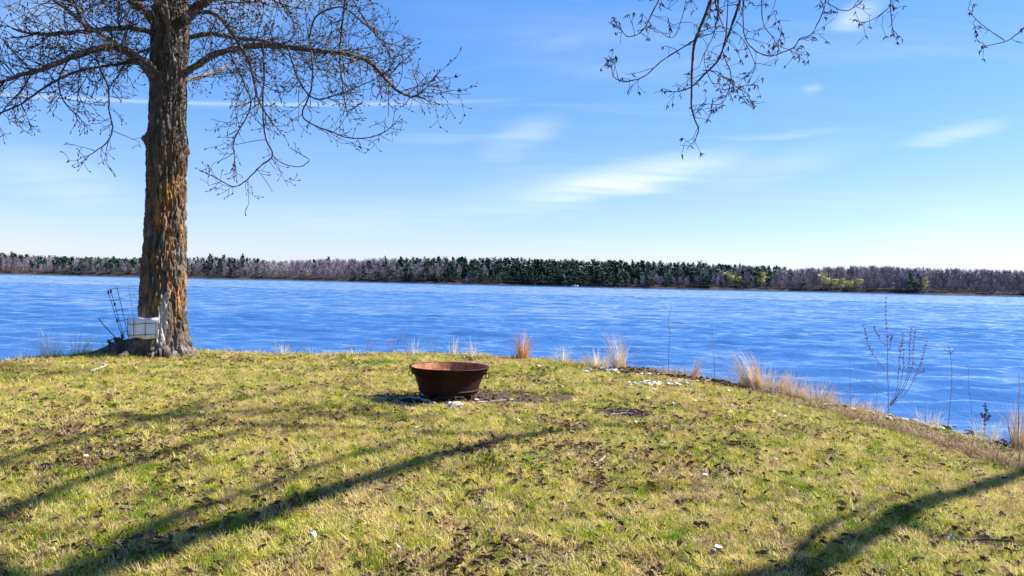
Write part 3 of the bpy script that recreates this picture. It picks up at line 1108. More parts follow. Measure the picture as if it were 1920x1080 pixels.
P2 = PXM
A = [  # pixels, depth shift start, end, r0 px, r1 px, secondary count, secondary length m
    ([(292, 45), (262, 12), (235, -5), (190, -40), (120, -80)], -0.2, -1.2, 9.5, 3.5, 24, 1.9),
    ([(290, 64), (250, 53), (225, 53), (170, 58), (120, 62), (85, 64), (65, 63)], -0.1, -0.9, 5.5, 2.6, 20, 1.1),
    ([(296, 150), (268, 125), (240, 100), (205, 87), (170, 95), (125, 112), (80, 130), (40, 140), (10, 150)], -0.25, -1.3, 7.5, 3.0, 30, 1.35),
    ([(292, 130), (265, 118), (240, 118), (190, 125), (140, 135), (90, 160), (40, 195), (-6, 214)], 0.1, 1.1, 3.8, 1.3, 18, 0.9),
    ([(344, 42), (370, 12), (392, -4), (430, -40), (500, -75), (580, -95)], -0.2, -1.0, 10, 3.2, 24, 2.0),
    ([(346, 72), (395, 64), (440, 70), (490, 76), (520, 83), (560, 90), (600, 97), (633, 97)], 0.1, 0.8, 5.0, 2.2, 22, 1.4),
    ([(340, 142), (365, 125), (400, 103), (440, 92), (490, 85), (540, 88), (590, 95), (640, 100), (690, 115), (720, 145), (745, 170), (775, 181), (800, 163)], -0.25, -1.4, 7.0, 1.0, 34, 1.35),
    ([(362, 22), (400, 25), (425, 48), (445, 78), (470, 125), (482, 180), (500, 215)], -0.3, -1.5, 4.5, 1.2, 12, 1.0),
    ([(493, 86), (495, 140), (493, 200), (497, 255), (511, 291), (490, 310), (465, 335), (440, 350), (412, 338)], -0.9, -1.1, 1.7, 0.8, 8, 0.7),
    ([(511, 291), (524, 303), (545, 311), (565, 312), (580, 300), (568, 292)], -1.05, -1.1, 0.9, 0.6, 0, 0.3),
    ([(583, 95), (586, 130), (583, 170), (567, 215), (590, 235), (620, 246), (650, 258), (690, 258), (720, 248), (735, 236)], -1.1, -1.3, 1.5, 0.8, 9, 0.6),
    ([(650, -20), (640, 60), (637, 100), (640, 140), (648, 200)], -0.9, -0.9, 1.9, 1.0, 6, 0.7),
    ([(580, 70), (590, 35), (610, 20), (640, 13), (660, 25), (690, 50), (715, 75), (742, 85)], -0.5, -0.6, 2.0, 0.9, 12, 0.7),
    ([(645, -30), (680, 30), (700, 60), (722, 88)], -0.4, -0.3, 1.6, 0.8, 9, 0.6),
    ([(178, 98), (190, 135), (203, 165), (205, 210), (211, 240), (200, 268), (168, 291)], -0.9, -1.0, 1.7, 0.8, 7, 0.6),
    ([(163, 55), (150, 35), (143, 15), (130, 3), (100, -6)], -0.6, -0.7, 3.0, 1.4, 9, 0.9),
    ([(225, 53), (222, 30), (225, -5)], -0.4, -0.5, 2.0, 1.4, 4, 0.8),
    ([(430, 98), (455, 150), (470, 200), (440, 260), (440, 298)], -0.8, -0.9, 1.6, 0.8, 8, 0.8),
    ([(540, 90), (560, 150), (590, 185), (640, 175), (700, 150)], -1.0, -1.2, 1.6, 0.8, 9, 0.7),
    ([(130, 110), (110, 150), (120, 190), (150, 222)], -1.0, -1.1, 1.5, 0.8, 6, 0.6),
    ([(60, 135), (40, 170), (20, 190), (-15, 235)], -1.1, -1.3, 1.5, 0.8, 7, 0.6),
]
for (pix, d0, d1, r0, r1, ns, ls) in A:
    add_limb(TREE, base, px_limb(pix, d0, d1), r0 * P2, r1 * P2, STA, int(ns * 1.6), ls, M['bark2'] if r0 > 4 else M['twig'], M['twig'], M['bud'])
# limbs growing towards and away from the viewer, and the crown above
for k in range(16):
    z = 6.1 + 6.2 * k / 16 + trng.random() * 0.3
    a = k * 2.4 + trng.random() * 0.6
    x0 = float(np.interp(z, cz, cx))
    L = 4.6 * (1 - 0.5 * k / 16)
    st = np.array([x0, TY, z])
    pts = grow(st, (math.cos(a), math.sin(a), 0.75), L, 7, -0.02, 0.02, 0.10, trng)
    add_limb(TREE, base, pts, 0.085 * (1 - 0.5 * k / 16), 0.02, STA, 10, 1.5, M['bark2'], M['twig'], M['bud'], per=3)
for (a, z, L) in ((-1.9, 5.3, 3.0), (-1.2, 5.7, 3.2), (1.4, 5.2, 2.8), (2.1, 5.8, 3.0), (-1.5, 6.2, 2.6)):
    pts = grow(np.array([float(np.interp(z, cz, cx)) + 0.2 * math.cos(a), TY + 0.2 * math.sin(a), z]), (math.cos(a), math.sin(a), 0.55), L, 7, 0.10, 0.0, 0.10, trng)
    add_limb(TREE, base, pts, 0.05, 0.014, STA, 11, 1.15, M['bark2'], M['twig'], M['bud'], per=3)

# ------------------------------------------------------------------ the tree just outside the frame on the right
b2 = Vector((7.8, 4.6, 0))
b2.z = float(ground(b2.x, b2.y))
TREE2 = empty("overhanging_tree", b2)
tag(TREE2, "tree at the right bank whose catkin-hung branches droop into the top of the view", "tree")
pts = spline([(7.8, 4.6, b2.z - 0.3), (7.8, 4.6, b2.z + 0.4), (7.82, 4.65, 2.5), (7.8, 4.75, 5), (7.75, 4.95, 7.5), (7.9, 5.2, 10), (8.0, 5.4, 12.5)], 14)
n = len(pts)
rad = np.interp(np.linspace(0, 1, n), [0, 0.06, 0.15, 0.6, 1.0], [0.34, 0.26, 0.215, 0.15, 0.03])
rad = rad * (1 + 0.03 * trng.normal(size=n))
v, f = tube(pts, rad, 28)
mb = MB()
mb.add(v, f)
mb.build("trunk", M['bark2'], TREE2, origin=b2)
STB = dict(seg=0.09, droop=0.7, up=0.7, wig=0.12, rmin=0.0033, kids=4.0, budstep=0.11, bud=0.07, leafy=True)
STB0 = dict(STB, kids=1.6)
YB = 10.6


def l2(pts, r0, r1, ns, ls, per=5, st=STB0, rs=0.011):
    add_limb(TREE2, b2, np.array(pts, float), r0, r1, st, ns, ls, M['bark2'] if r0 > 0.03 else M['twig'], M['twig'], M['catkin'], per=per, rsec=rs)


KS = Vector((S.x / S.z, S.y / S.z))


def over(px, py, z):
    g = onground(px, py)
    dzz = z - g.z
    return (g.x + KS.x * dzz, g.y + KS.y * dzz, z)


# limb that carries the hanging sprays in view
hang1 = onplane(1340, -25, YB)
hang2 = onplane(1395, -25, YB)
l2([over(960, 825, 8.0), (7.0, 10.7, 8.0), (5.0, 10.6, 7.6), (3.6, 10.6, 7.0), tuple(onplane(1375, -160, YB)), tuple(hang1)], 0.06, 0.024, 8, 1.0)
l2([tuple(onplane(1385, -150, YB)), tuple(hang2)], 0.03, 0.02, 0, 0.5)
B = [([(1340, -25), (1333, 0), (1322, 30), (1310, 60), (1302, 82), (1298, 120), (1297, 160), (1297, 200), (1303, 225), (1310, 242), (1305, 258)], 0, -0.3, 3.2, 0.6, 7, 0.35),
     ([(1306, 74), (1270, 95), (1240, 115), (1215, 138), (1190, 150), (1165, 152), (1150, 143), (1147, 130)], 0, -0.5, 1.1, 0.6, 6, 0.28),
     ([(1395, -25), (1388, 0), (1375, 40), (1360, 80), (1345, 115), (1325, 135), (1300, 160), (1280, 170), (1262, 172)], 0, 0.4, 2.6, 0.6, 8, 0.35),
     ([(1366, -25), (1362, 60), (1355, 95), (1368, 130), (1370, 150), (1362, 180), (1350, 195), (1325, 195)], 0.2, 0.5, 1.1, 0.6, 8, 0.35),
     ([(1393, -15), (1395, 60), (1410, 90), (1440, 105), (1470, 97), (1490, 87), (1500, 72), (1520, 65), (1535, 40), (1547, 10), (1548, -15)], 0.1, 0.2, 1.1, 0.7, 8, 0.32),
     ([(1245, -25), (1235, 0), (1225, 20), (1210, 50), (1195, 65), (1175, 68), (1165, 55)], -0.3, -0.4, 1.1, 0.6, 5, 0.3),
     ([(1428, -25), (1430, 40), (1445, 65), (1460, 85), (1480, 93)], 0.3, 0.5, 0.9, 0.6, 6, 0.3),
     ([(1318, 132), (1345, 135), (1370, 155), (1400, 175), (1406, 186)], -0.2, -0.5, 0.8, 0.5, 5, 0.25),
     ([(1380, 40), (1410, 60), (1440, 40), (1460, -20)], 0, 0.6, 0.8, 0.5, 5, 0.3),
     ([(1310, 60), (1350, 50), (1390, 70), (1415, 120), (1408, 145)], 0, 0.6, 0.8, 0.5, 5, 0.3),
     ([(1672, -25), (1670, 20), (1673, 50)], 0.1, 0.1, 0.9, 0.5, 3, 0.25),
     ([(1670, 12), (1640, 35), (1620, 42)], 0.1, 0.0, 0.7, 0.5, 2, 0.2),
     ([(1550, 5), (1580, 20), (1600, 15), (1617, 0), (1630, -25)], 0.2, 0.2, 0.8, 0.6, 4, 0.25),
     ([(1945, 35), (1920, 53), (1905, 65), (1885, 78), (1850, 86)], -0.2, -0.4, 1.3, 0.6, 1, 0.2),
     ([(1884, 76), (1860, 60), (1840, 45), (1822, 28)], -0.3, -0.4, 0.8, 0.5, 2, 0.15),
     ([(1290, -20), (1280, 30), (1262, 70), (1230, 55)], -0.2, -0.5, 0.8, 0.5, 6, 0.3),
     ([(1350, -20), (1340, 60), (1320, 110), (1345, 165), (1400, 160)], -0.2, -0.5, 0.8, 0.5, 7, 0.3)]
PB = YB / FPX
for (pix, d0, d1, r0, r1, ns, ls) in B:
    l2(px_limb(pix, d0, d1, YB), r0 * PB * 1.1, r1 * PB * 1.1, ns, ls, 4, STB, 0.006)
# connectors above the frame for the outer sprays
up = lambda px, py, dy=0: tuple(onplane(px, py, YB + dy))
l2([up(1384, -120), up(1320, -110), up(1270, -70), up(1245, -25, -0.3)], 0.024, 0.010, 3, 0.5)
l2([up(1388, -150), up(1470, -120), up(1540, -60, 0.2), up(1548, -15, 0.2)], 0.022, 0.009, 3, 0.4)
l2([(5.0, 10.6, 7.6), up(1720, -150, 0.1), up(1690, -70, 0.1), up(1672, -25, 0.1)], 0.03, 0.009, 3, 0.4)
l2([up(1710, -120, 0.1), up(1650, -80, 0.2), up(1630, -25, 0.2)], 0.014, 0.008, 1, 0.3)
l2([over(1925, 888, 6.0), (9.6, 10.4, 6.4), up(1990, -10, -0.1), up(1945, 35, -0.2)], 0.03, 0.012, 2, 0.4)
l2([up(1384, -120), up(1400, -60, 0.2), up(1428, -25, 0.3)], 0.014, 0.008, 1, 0.4)
# the limb below reaches out over the lake; its shadow sweeps across the lawn
l2([(7.78, 4.9, 7.0), (7.4, 5.8, 8.2), over(60, 1130, 8.8), over(250, 1042, 8.8), over(420, 990, 8.7), over(600, 930, 8.6), over(740, 885, 8.4), over(860, 850, 8.2), over(960, 825, 8.0), over(1080, 808, 7.9), over(1200, 802, 7.8), over(1330, 796, 7.8)],
   0.17, 0.02, 12, 1.0, 4)
l2([over(120, 1105, 8.8), over(300, 985, 9.1), over(470, 925, 9.2), over(620, 870, 9.0), over(760, 830, 8.8)], 0.07, 0.02, 18, 1.0, 4)
l2([over(60, 1130, 8.8), over(-60, 1010, 9.4), over(80, 935, 9.6), over(250, 870, 9.6), over(420, 820, 9.4), over(560, 785, 9.3)], 0.08, 0.02, 22, 1.1, 4)
l2([over(-60, 1010, 9.4), over(-40, 890, 10.2), over(200, 810, 10.2), over(420, 755, 10.2), over(640, 718, 10.0)], 0.07, 0.02, 20, 1.0, 4)
l2([(7.8, 4.75, 4.6), over(1380, 1130, 5.2), over(1530, 1062, 5.4), over(1660, 985, 5.6), over(1790, 930, 5.8), over(1925, 888, 6.0), over(2050, 860, 6.1)], 0.135, 0.055, 3, 0.6, 4)
l2([over(1450, 1095, 5.3), over(1530, 1000, 5.9), over(1610, 962, 6.0), over(1700, 925, 6.1)], 0.05, 0.012, 5, 0.6, 4)
l2([over(1660, 985, 5.6), over(1770, 1010, 5.9), over(1860, 1022, 6.0), over(1960, 1020, 6.1)], 0.05, 0.012, 5, 0.6, 4)
for k in range(9):
    z = 7.5 + 4.2 * k / 9
    a = k * 2.4 + 1.0
    pts = grow(np.array([7.8, 5.1, z]), (math.cos(a), math.sin(a), 0.9), 3.2, 6, 0.0, 0.0, 0.1, trng)
    l2(pts, 0.055, 0.016, 8, 1.1, 3)

# ------------------------------------------------------------------ fire bowl
fc = FIRE.copy()
fc.z = float(ground(fc.x, fc.y))
BOWL = empty("fire_bowl", fc)
tag(BOWL, "rusty flared steel fire bowl standing on the lawn", "fire bowl")
zb, zt = 0.10, 0.455
outer = [(0.0, zb), (0.30, zb), (0.375, zb + 0.004), (0.388, zb + 0.02), (0.395, zb + 0.06), (0.415, zb + 0.13), (0.445, zb + 0.21), (0.470, zb + 0.265), (0.478, zt - 0.085)]
inner = [(0.47, zt - 0.085), (0.455, zb + 0.25), (0.43, zb + 0.18), (0.40, zb + 0.10), (0.37, zb + 0.03), (0.30, zb + 0.015), (0.0, zb + 0.012)]
mb = MB()
v, f = lathe(outer, 72)
mb.add(v, f)
mb.build("body", M['rust'], BOWL)
mb = MB()
v, f = lathe(inner, 72)
mb.add(v, f)
mb.build("lining", M['rust_in'], BOWL)
mb = MB()
v, f = lathe([(0.479, zt - 0.09), (0.497, zt - 0.088), (0.503, zt - 0.05), (0.512, zt - 0.046), (0.516, zt - 0.012), (0.532, zt - 0.008), (0.534, zt + 0.004), (0.528, zt + 0.009), (0.50, zt + 0.004)], 72)
mb.add(v, f)
mb.build("rim", M['rust'], BOWL)
mb = MB()
v, f = lathe([(0.50, zt + 0.004), (0.488, zt - 0.03), (0.469, zt - 0.086)], 72)
mb.add(v, f)
mb.build("rim_lining", M['rust_in'], BOWL)
mb = MB()
v, f = lathe([(0.386, zb + 0.045), (0.404, zb + 0.045), (0.406, zb + 0.065), (0.396, zb + 0.068)], 72)
mb.add(v, f)
mb.build("base_band", M['rust'], BOWL)
for a in (math.pi * 0.99, -0.16):
    c = np.array([math.cos(a) * 0.517, math.sin(a) * 0.517, zt - 0.105])
    tdir = np.array([math.cos(a), math.sin(a), 0])
    ring = [c + tdir * 0.022 * math.cos(t) + np.array([0, 0, 0.036]) * math.sin(t) for t in np.linspace(0, 2 * math.pi, 17)]
    mb = MB()
    v, f = tube(ring, 0.0065, 6, False)
    mb.add(v, f)
    hd = mb.build("handle_ring", M['rust'], BOWL)
    mb = MB()
    v, f = tube([c + tdir * -0.035 + [0, 0, 0.03], c + [0, 0, 0.034]], 0.008, 6)
    mb.add(v, f)
    mb.build("lug", M['rust'], hd)
for k in range(4):
    a = math.radians(-38 + 90 * k)
    c = np.array([math.cos(a), math.sin(a), 0])
    s = np.array([-math.sin(a), math.cos(a), 0])
    ins, outp = c * 0.34, c * 0.425
    V = []
    for zq, i0, o0 in ((0.115, 0.33, 0.425), (0.075, 0.33, 0.43), (-0.02, 0.36, 0.40)):
        for sg, rr in ((-1, i0), (1, i0), (1, o0), (-1, o0)):
            V.append(c * rr + s * 0.035 * sg + [0, 0, zq])
    Fc = [(0, 1, 2, 3), (8, 11, 10, 9)]
    for L in (0, 4):
        for i in range(4):
            j = (i + 1) % 4
            Fc.append((L + i, L + 4 + i, L + 4 + j, L + j))
    mb = MB()
    mb.add(V, Fc)
    mb.build("foot", M['rust'], BOWL, smooth=False)


# rocks --------------------------------------------------------------
def rock_mesh(name, mat, seed, flat=0.6):
    r = np.random.default_rng(seed)
    V, Fc = [], []
    nr, ns = 5, 8
    V.append((0, 0, -flat))
    for i in range(1, nr):
        ph = math.pi * i / nr
        for k in range(ns):
            a = 2 * math.pi * k / ns
            g = 1 + 0.22 * r.normal()
            V.append((math.sin(ph) * math.cos(a) * g, math.sin(ph) * math.sin(a) * g * 0.8, -math.cos(ph) * flat * (1 + 0.15 * r.normal())))
    V.append((0, 0, flat))
    for k in range(ns):
        Fc.append((0, 1 + (k + 1) % ns, 1 + k))
        for i in range(nr - 2):
            a, b = 1 + i * ns + k, 1 + i * ns + (k + 1) % ns
            Fc.append((a, b, b + ns, a + ns))
        Fc.append((1 + (nr - 2) * ns + k, 1 + (nr - 2) * ns + (k + 1) % ns, len(V) - 1))
    mb = MB()
    mb.add(V, Fc)
    return mb.mesh(name, mat, smooth=False)


def place(name, mesh, x, y, s, rz, label, cat, group=None, sink=0.3, tilt=(0, 0), zf=ground, lift=0.0):
    o = bpy.data.objects.new(name, mesh)
    COL.objects.link(o)
    sc = s if isinstance(s, tuple) else (s, s, s)
    o.scale = sc
    o.location = (x, y, float(zf(x, y)) + lift + sc[2] * (0.6 - sink))
    o.rotation_euler = (tilt[0], tilt[1], rz)
    return tag(o, label, cat, group)


def stick(name, pix, r0, r1, mat, label, cat="stick", group=None, lift=0.012, tips=None, branch=0):
    P = [onground(*p, hf=ground) for p in pix]
    pts = [np.array([p.x, p.y, p.z + lift + r0 + (tips[i] if tips else 0)]) for i, p in enumerate(P)]
    pts = spline(pts, 5)
    o0 = pts[0].copy()
    mbx = MB()
    pts = pts + trng.normal(size=pts.shape) * r0 * 0.25
    v, f = tube(pts, np.linspace(r0, r1, len(pts)) * (1 + 0.08 * trng.normal(size=len(pts))), 7)
    mbx.add(v, f)
    for k in range(branch):
        i = trng.integers(3, len(pts) - 2)
        d = deviate(pts[i + 1] - pts[i], 0.7, trng)
        d[2] = abs(d[2]) * 0.2
        v, f = tube([pts[i], pts[i] + d * 0.08, pts[i] + d * 0.18 + [0, 0, 0.01]], [r1, r1 * 0.8, r1 * 0.5], 5)
        mbx.add(v, f)
    ob = mbx.build(name, mat, origin=o0)
    return tag(ob, label, cat, group)


stick("fallen_branch", [(692, 752), (720, 751), (742, 757), (775, 763), (810, 766), (846, 766)], 0.017, 0.013, M['stick'], "long pale weathered branch lying in front of the fire bowl", branch=2)
stick("fallen_branch", [(742, 756), (762, 750), (785, 753), (805, 759), (815, 763)], 0.018, 0.02, M['stick'], "short thick pale branch forking off towards the bowl's left foot", lift=0.02)
stick("fallen_branch", [(684, 748), (705, 747), (735, 748)], 0.02, 0.012, M['stick_dark'], "dark charred stick end left of the fire bowl")
stick("fallen_branch", [(780, 748), (805, 752), (829, 753)], 0.014, 0.012, M['stick'], "grey stick in the bowl's shadow, nearest its front edge")
stick("fallen_branch", [(774, 753), (780, 759)], 0.007, 0.006, M['stick'], "short twig crossing the dark gap between the two pale branches")
stick("propped_stick", [(833, 759), (850, 755), (866, 757), (881, 757)], 0.009, 0.006, M['stick'], "thin curved stick propped up against the fire bowl's front", tips=[0.0, 0.06, 0.17, 0.30])
stick("fallen_branch", [(868, 761), (900, 757), (930, 755), (962, 752)], 0.012, 0.007, M['stick'], "slender pale stick running right from the bowl across the bare soil")
rk = [rock_mesh("rock", M['stone'], 3), rock_mesh("rock", M['stone'], 8), rock_mesh("rock", M['stone_grey'], 12), rock_mesh("rock", M['stone_grey'], 15)]
p = onground(853, 766)
ROCK = p.copy()
place("rock", rk[0], p.x, p.y, (0.10, 0.085, 0.10), 0.4, "pale lumpy rock at the branch end before the fire bowl", "rock")
p = onground(843, 764)
place("rock", rk[1], p.x, p.y, (0.06, 0.06, 0.085), 1.4, "smaller grey-white rock leaning on the left of the pale lumpy rock", "rock")
for i, (px, py, s, l) in enumerate([(888, 752, 0.07, "pale stone wedged under the right foot of the bowl"), (788, 744, 0.06, "pale stone tucked under the left side of the bowl"),
                                    (866, 751, 0.05, "flat stone under the bowl's front, left of its right foot"), (803, 746, 0.045, "flat pale stone under the bowl's front left")]):
    p = onground(px, py)
    place("rock", rk[i % 2], p.x, p.y, (s, s * 0.8, s * 0.6), i * 1.3, l, "rock")

# ------------------------------------------------------------------ tree guard of wire and white sheet
GU = empty("tree_guard", base)
tag(GU, "bent wire mesh guard with a white sheet around the big tree's foot", "tree guard")


def gpt(a, r, z):
    return np.array([math.cos(a) * r, math.sin(a) * r, z])


pa0, pa1 = math.radians(200), math.radians(285)
RP = 0.60
zlo, zhi = 1.6 - (631 - 514) * PXM - base.z, 1.6 - (594 - 514) * PXM - base.z
V, Fc = [], []
na, nv = 16, 5
for side_r in (0.0, 0.004):
    for i in range(na + 1):
        a = pa0 + (pa1 - pa0) * i / na
        for k in range(nv + 1):
            z = zlo + (zhi - zlo) * k / nv + 0.012 * math.sin(i * 0.9)
            V.append(gpt(a, RP - side_r + 0.006 * math.sin(i * 1.1 + k), z))
o1 = (na + 1) * (nv + 1)
for i in range(na):
    for k in range(nv):
        a = i * (nv + 1) + k
        Fc.append((a, a + nv + 1, a + nv + 2, a + 1))
        Fc.append((o1 + a, o1 + a + 1, o1 + a + nv + 2, o1 + a + nv + 1))
for i in range(na):
    a = i * (nv + 1)
    Fc.append((a, o1 + a, o1 + a + nv + 1, a + nv + 1))
    a += nv
    Fc.append((a, a + nv + 1, o1 + a + nv + 1, o1 + a))
mb = MB()
mb.add(V, Fc)
tag(mb.build("sheet", M['plastic'], GU), "white plastic sheet bent round the foot of the trunk")


def wire(pts, r=0.0055):
    mbx = MB()
    v, f = tube(pts, r, 5)
    mbx.add(v, f)
    mbx.build("wire", M['wire'], GU)


def ZP(py):
    return 1.6 - (py - 514) * PXM - base.z


# front of the mesh over the sheet
for zq in (ZP(605), ZP(625)):
    wire([gpt(math.radians(a), RP + 0.014, zq + 0.02 * math.sin(a * 0.05)) for a in range(196, 290, 6)])
for a in (214, 240, 264, 282):
    wire([gpt(math.radians(a), RP + 0.021, ZP(628)), gpt(math.radians(a), RP + 0.021, ZP(596))])
# back of the mesh, standing taller and leaning away from the trunk


def cage(a, t):
    a = math.radians(a)
    lean = 0.06 + 0.30 * t * max(0.0, -math.cos(a - 0.3)) ** 0.7
    return gpt(a, RP + lean, 0.18 + t * (ZP(545) - 0.18) + 0.10 * t * (math.radians(200) - a))


for t in (0.22, 0.42, 0.6, 0.79, 0.98):
    wire([cage(a, t) for a in range(118, 206, 6)])
for a in (122, 140, 158, 175, 190, 203):
    wire([cage(a, t) for t in np.linspace(0.0, 1.0, 8)])
wire([cage(203, 0.05), cage(206, 0.12) + [-0.12, -0.02, 0.02], cage(206, 0.3) + [-0.26, -0.05, 0.06], cage(206, 0.36) + [-0.34, -0.05, 0.12]], 0.009)
for a, t in ((203, 0.96), (190, 0.95), (190, 0.72), (203, 0.45), (203, 0.14)):
    c = cage(a, t)
    mb = MB()
    v, f = tube([c + [0, -0.005, 0.03], c + [0.012, -0.01, 0.0], c + [0.0, -0.005, -0.035]], [0.012, 0.019, 0.01], 6)
    mb.add(v, f)
    mb.build("clip", M['wire'], GU)


# ------------------------------------------------------------------ shore plants
prng = np.random.default_rng(11)


def crest(px, py):
    return max(py, float(np.interp(px, [a[0] for a in EDGE_PX], [a[1] for a in EDGE_PX])) + 3.0)


def grass_clump(name, px, py, h_px, w_px, n, mat, label, group, cat="grass", curl=0.5, off=0.0):
    h_px += crest(px, py) - py
    p = onground(px, crest(px, py))
    x, y = p.x, p.y + off
    z = float(ground(x, y))
    sc = p.y / FPX
    H, W = h_px * sc * 1.12, w_px * sc
    wind = np.array([prng.normal() * 0.12, prng.normal() * 0.08, 0])
    mb = MB()
    for i in range(n):
        a = prng.random() * 6.283
        r = W * 0.40 * math.sqrt(prng.random())
        L = H * (0.22 + 0.85 * prng.random() ** 1.1)
        broken = prng.random() < 0.18
        lean = (0.05 + 0.55 * prng.random() ** 2.2) * (0.4 + W / H * 0.8) + (0.7 if broken else 0.0)
        a = a + prng.normal() * 0.8
        d = np.array([math.cos(a), math.sin(a), 0])
        s = np.array([-math.sin(a + 1), math.cos(a + 1), 0.0])
        b0 = np.array([r * math.cos(a), r * math.sin(a), -0.03])
        wd = 0.0022 + 0.0024 * prng.random()
        V = []
        for t in (0, 0.35, 0.7, 1.0):
            c = b0 + np.array([0, 0, 1]) * L * (t - 0.42 * min(lean, 1.6) * t * t) + (d * lean + wind) * L * t * t * (0.8 + curl * t)
            c = c + prng.normal(size=3) * 0.006 * t
            ww = wd * (1 - 0.75 * t)
            V += [c - s * ww, c + s * ww]
        mb.add(V, [(0, 1, 3, 2), (2, 3, 5, 4), (4, 5, 7, 6)], tint=prng.random())
    o = mb.build(name, mat, smooth=False)
    o.location = (x, y, z)
    return tag(o, label, cat, group)


G1 = "dry grass clumps along the bank"
clumps = [
    (980, 671, 50, 22, 240, 'straw_red', "tall russet dry grass clump standing upright at mid bank"),
    (850, 667, 36, 20, 60, 'straw_pale', "wispy bleached grass tuft just right above the fire bowl, left of a pair"),
    (886, 667, 36, 20, 60, 'straw_pale', "wispy bleached grass tuft, right of the pair behind the fire bowl"),
    (775, 664, 30, 34, 60, 'straw_pale', "faint pale grass tuft at the bank behind the bowl's left rim"),
    (1056, 677, 36, 30, 80, 'straw_pale', "thin pale grass tuft between the russet clump and the shell patch"),
    (1118, 686, 34, 56, 220, 'straw', "low spreading tan grass clump with dark leaves at its foot"),
    (1160, 688, 66, 30, 150, 'straw', "tall feathery tan clump beside the upper shell patch"),
    (1301, 703, 40, 14, 60, 'straw_red', "small reddish grass tuft left of the thin upright stalk"),
    (1412, 726, 66, 42, 330, 'straw', "large golden dry grass clump on the right bank"),
    (1448, 735, 46, 52, 280, 'straw', "bent golden grass spreading right of the large golden clump"),
    (1488, 745, 50, 52, 260, 'straw', "brown shaggy grass clump, first of the low row on the right bank"),
    (1538, 755, 42, 56, 280, 'straw', "tan mounded grass clump in the middle of the low row on the right bank"),
    (1596, 768, 28, 60, 240, 'straw', "short matted tan grass left of the branching dead weed"),
    (1640, 772, 30, 36, 100, 'straw_pale', "short pale grass around the foot of the branching dead weed"),
    (1740, 792, 36, 50, 90, 'straw_pale', "thin bleached grass between the branching weed and the umbel stalk"),
    (1850, 815, 40, 50, 100, 'straw_pale', "bleached arching grass near the driftwood at the right bank"),
    (1912, 826, 66, 34, 220, 'straw', "thick tan grass clump cut by the right edge of the view"),
    (95, 667, 52, 44, 90, 'straw_pale', "white bleached grass tuft at the far left bank"),
    (150, 663, 46, 40, 70, 'straw_pale', "white bleached grass tuft between the far left one and the big tree"),
    (40, 671, 30, 40, 50, 'straw_pale', "short bleached grass at the extreme left of the bank"),
    (205, 660, 30, 30, 40, 'straw_pale', "thin pale grass next to the dark root mound of the big tree"),
    (530, 664, 30, 30, 60, 'straw_pale', "pale grass tuft on the bank right of the big tree"),
    (585, 664, 20, 24, 40, 'straw_pale', "small pale tuft right beside the pale tuft near the big tree"),
    (665, 665, 18, 60, 70, 'straw_pale', "low pale fringe of grass midway between tree and bowl"),
    (440, 663, 14, 70, 80, 'straw_pale', "short pale grass fringe just right of the trunk"),
]
for (px, py, hp, wp, n, mt_, lab) in clumps:
    grass_clump("dry_grass_clump", px, py, hp, wp, int(n * 1.5), M[mt_], lab, G1)
for (px, py, hp, wp, n, lab) in [(965, 672, 24, 14, 60, "green weed at the left foot of the russet clump"), (1252, 699, 16, 24, 50, "green grass tuft at the foot of the tall thin stalk"),
                                 (1240, 742, 12, 20, 60, "bright green weed tuft below the shell patch"), (1178, 692, 10, 40, 60, "low green grass right of the feathery tan clump"),
                                 (1372, 722, 16, 30, 50, "sparse green blades left of the large golden clump")]:
    grass_clump("green_weed", px, py, hp, wp, n, M['weed'], lab, "green weeds along the bank", "weed")


def weed(name, stems, mat, label, cat="weed", r0=0.005, r1=0.002, heads=True, off=0.0, group=None, head=0.012):
    """stems: list of pixel polylines from the ground up; each stem is a part"""
    p = onground(stems[0][0][0], crest(*stems[0][0]))
    x, y = p.x, p.y + off
    z = float(ground(x, y))
    root = empty(name, (x, y, z))
    tag(root, label, cat, group)
    for st in stems:
        pts = np.array([tuple(onplane(px, py, y + 0.06 * prng.normal() * (k > 0))) for k, (px, py) in enumerate(st)])
        if st is stems[0]:
            pts[0] = (x, y, z - 0.04)
        pts = spline(pts, 5) - np.array([x, y, z])
        pts = pts + prng.normal(size=pts.shape) * 0.0025
        mb = MB()
        v, f = tube(pts, np.linspace(r0, r1, len(pts)), 5)
        mb.add(v, f)
        so = mb.build("stem", mat, root)
        if heads:
            mb = MB()
            n = len(pts)
            T = np.gradient(pts, axis=0)
            for i in range(int(n * heads), n):
                for _ in range(4):
                    bud(mb, pts[i] + prng.normal(size=3) * 0.003, deviate(T[i], 0.8, prng), head * (1.0 + prng.random()) * 1.4, head * 0.45)
            if mb.n:
                tag(mb.build("seed_head", mat, so, smooth=False), kind="stuff")
    return root


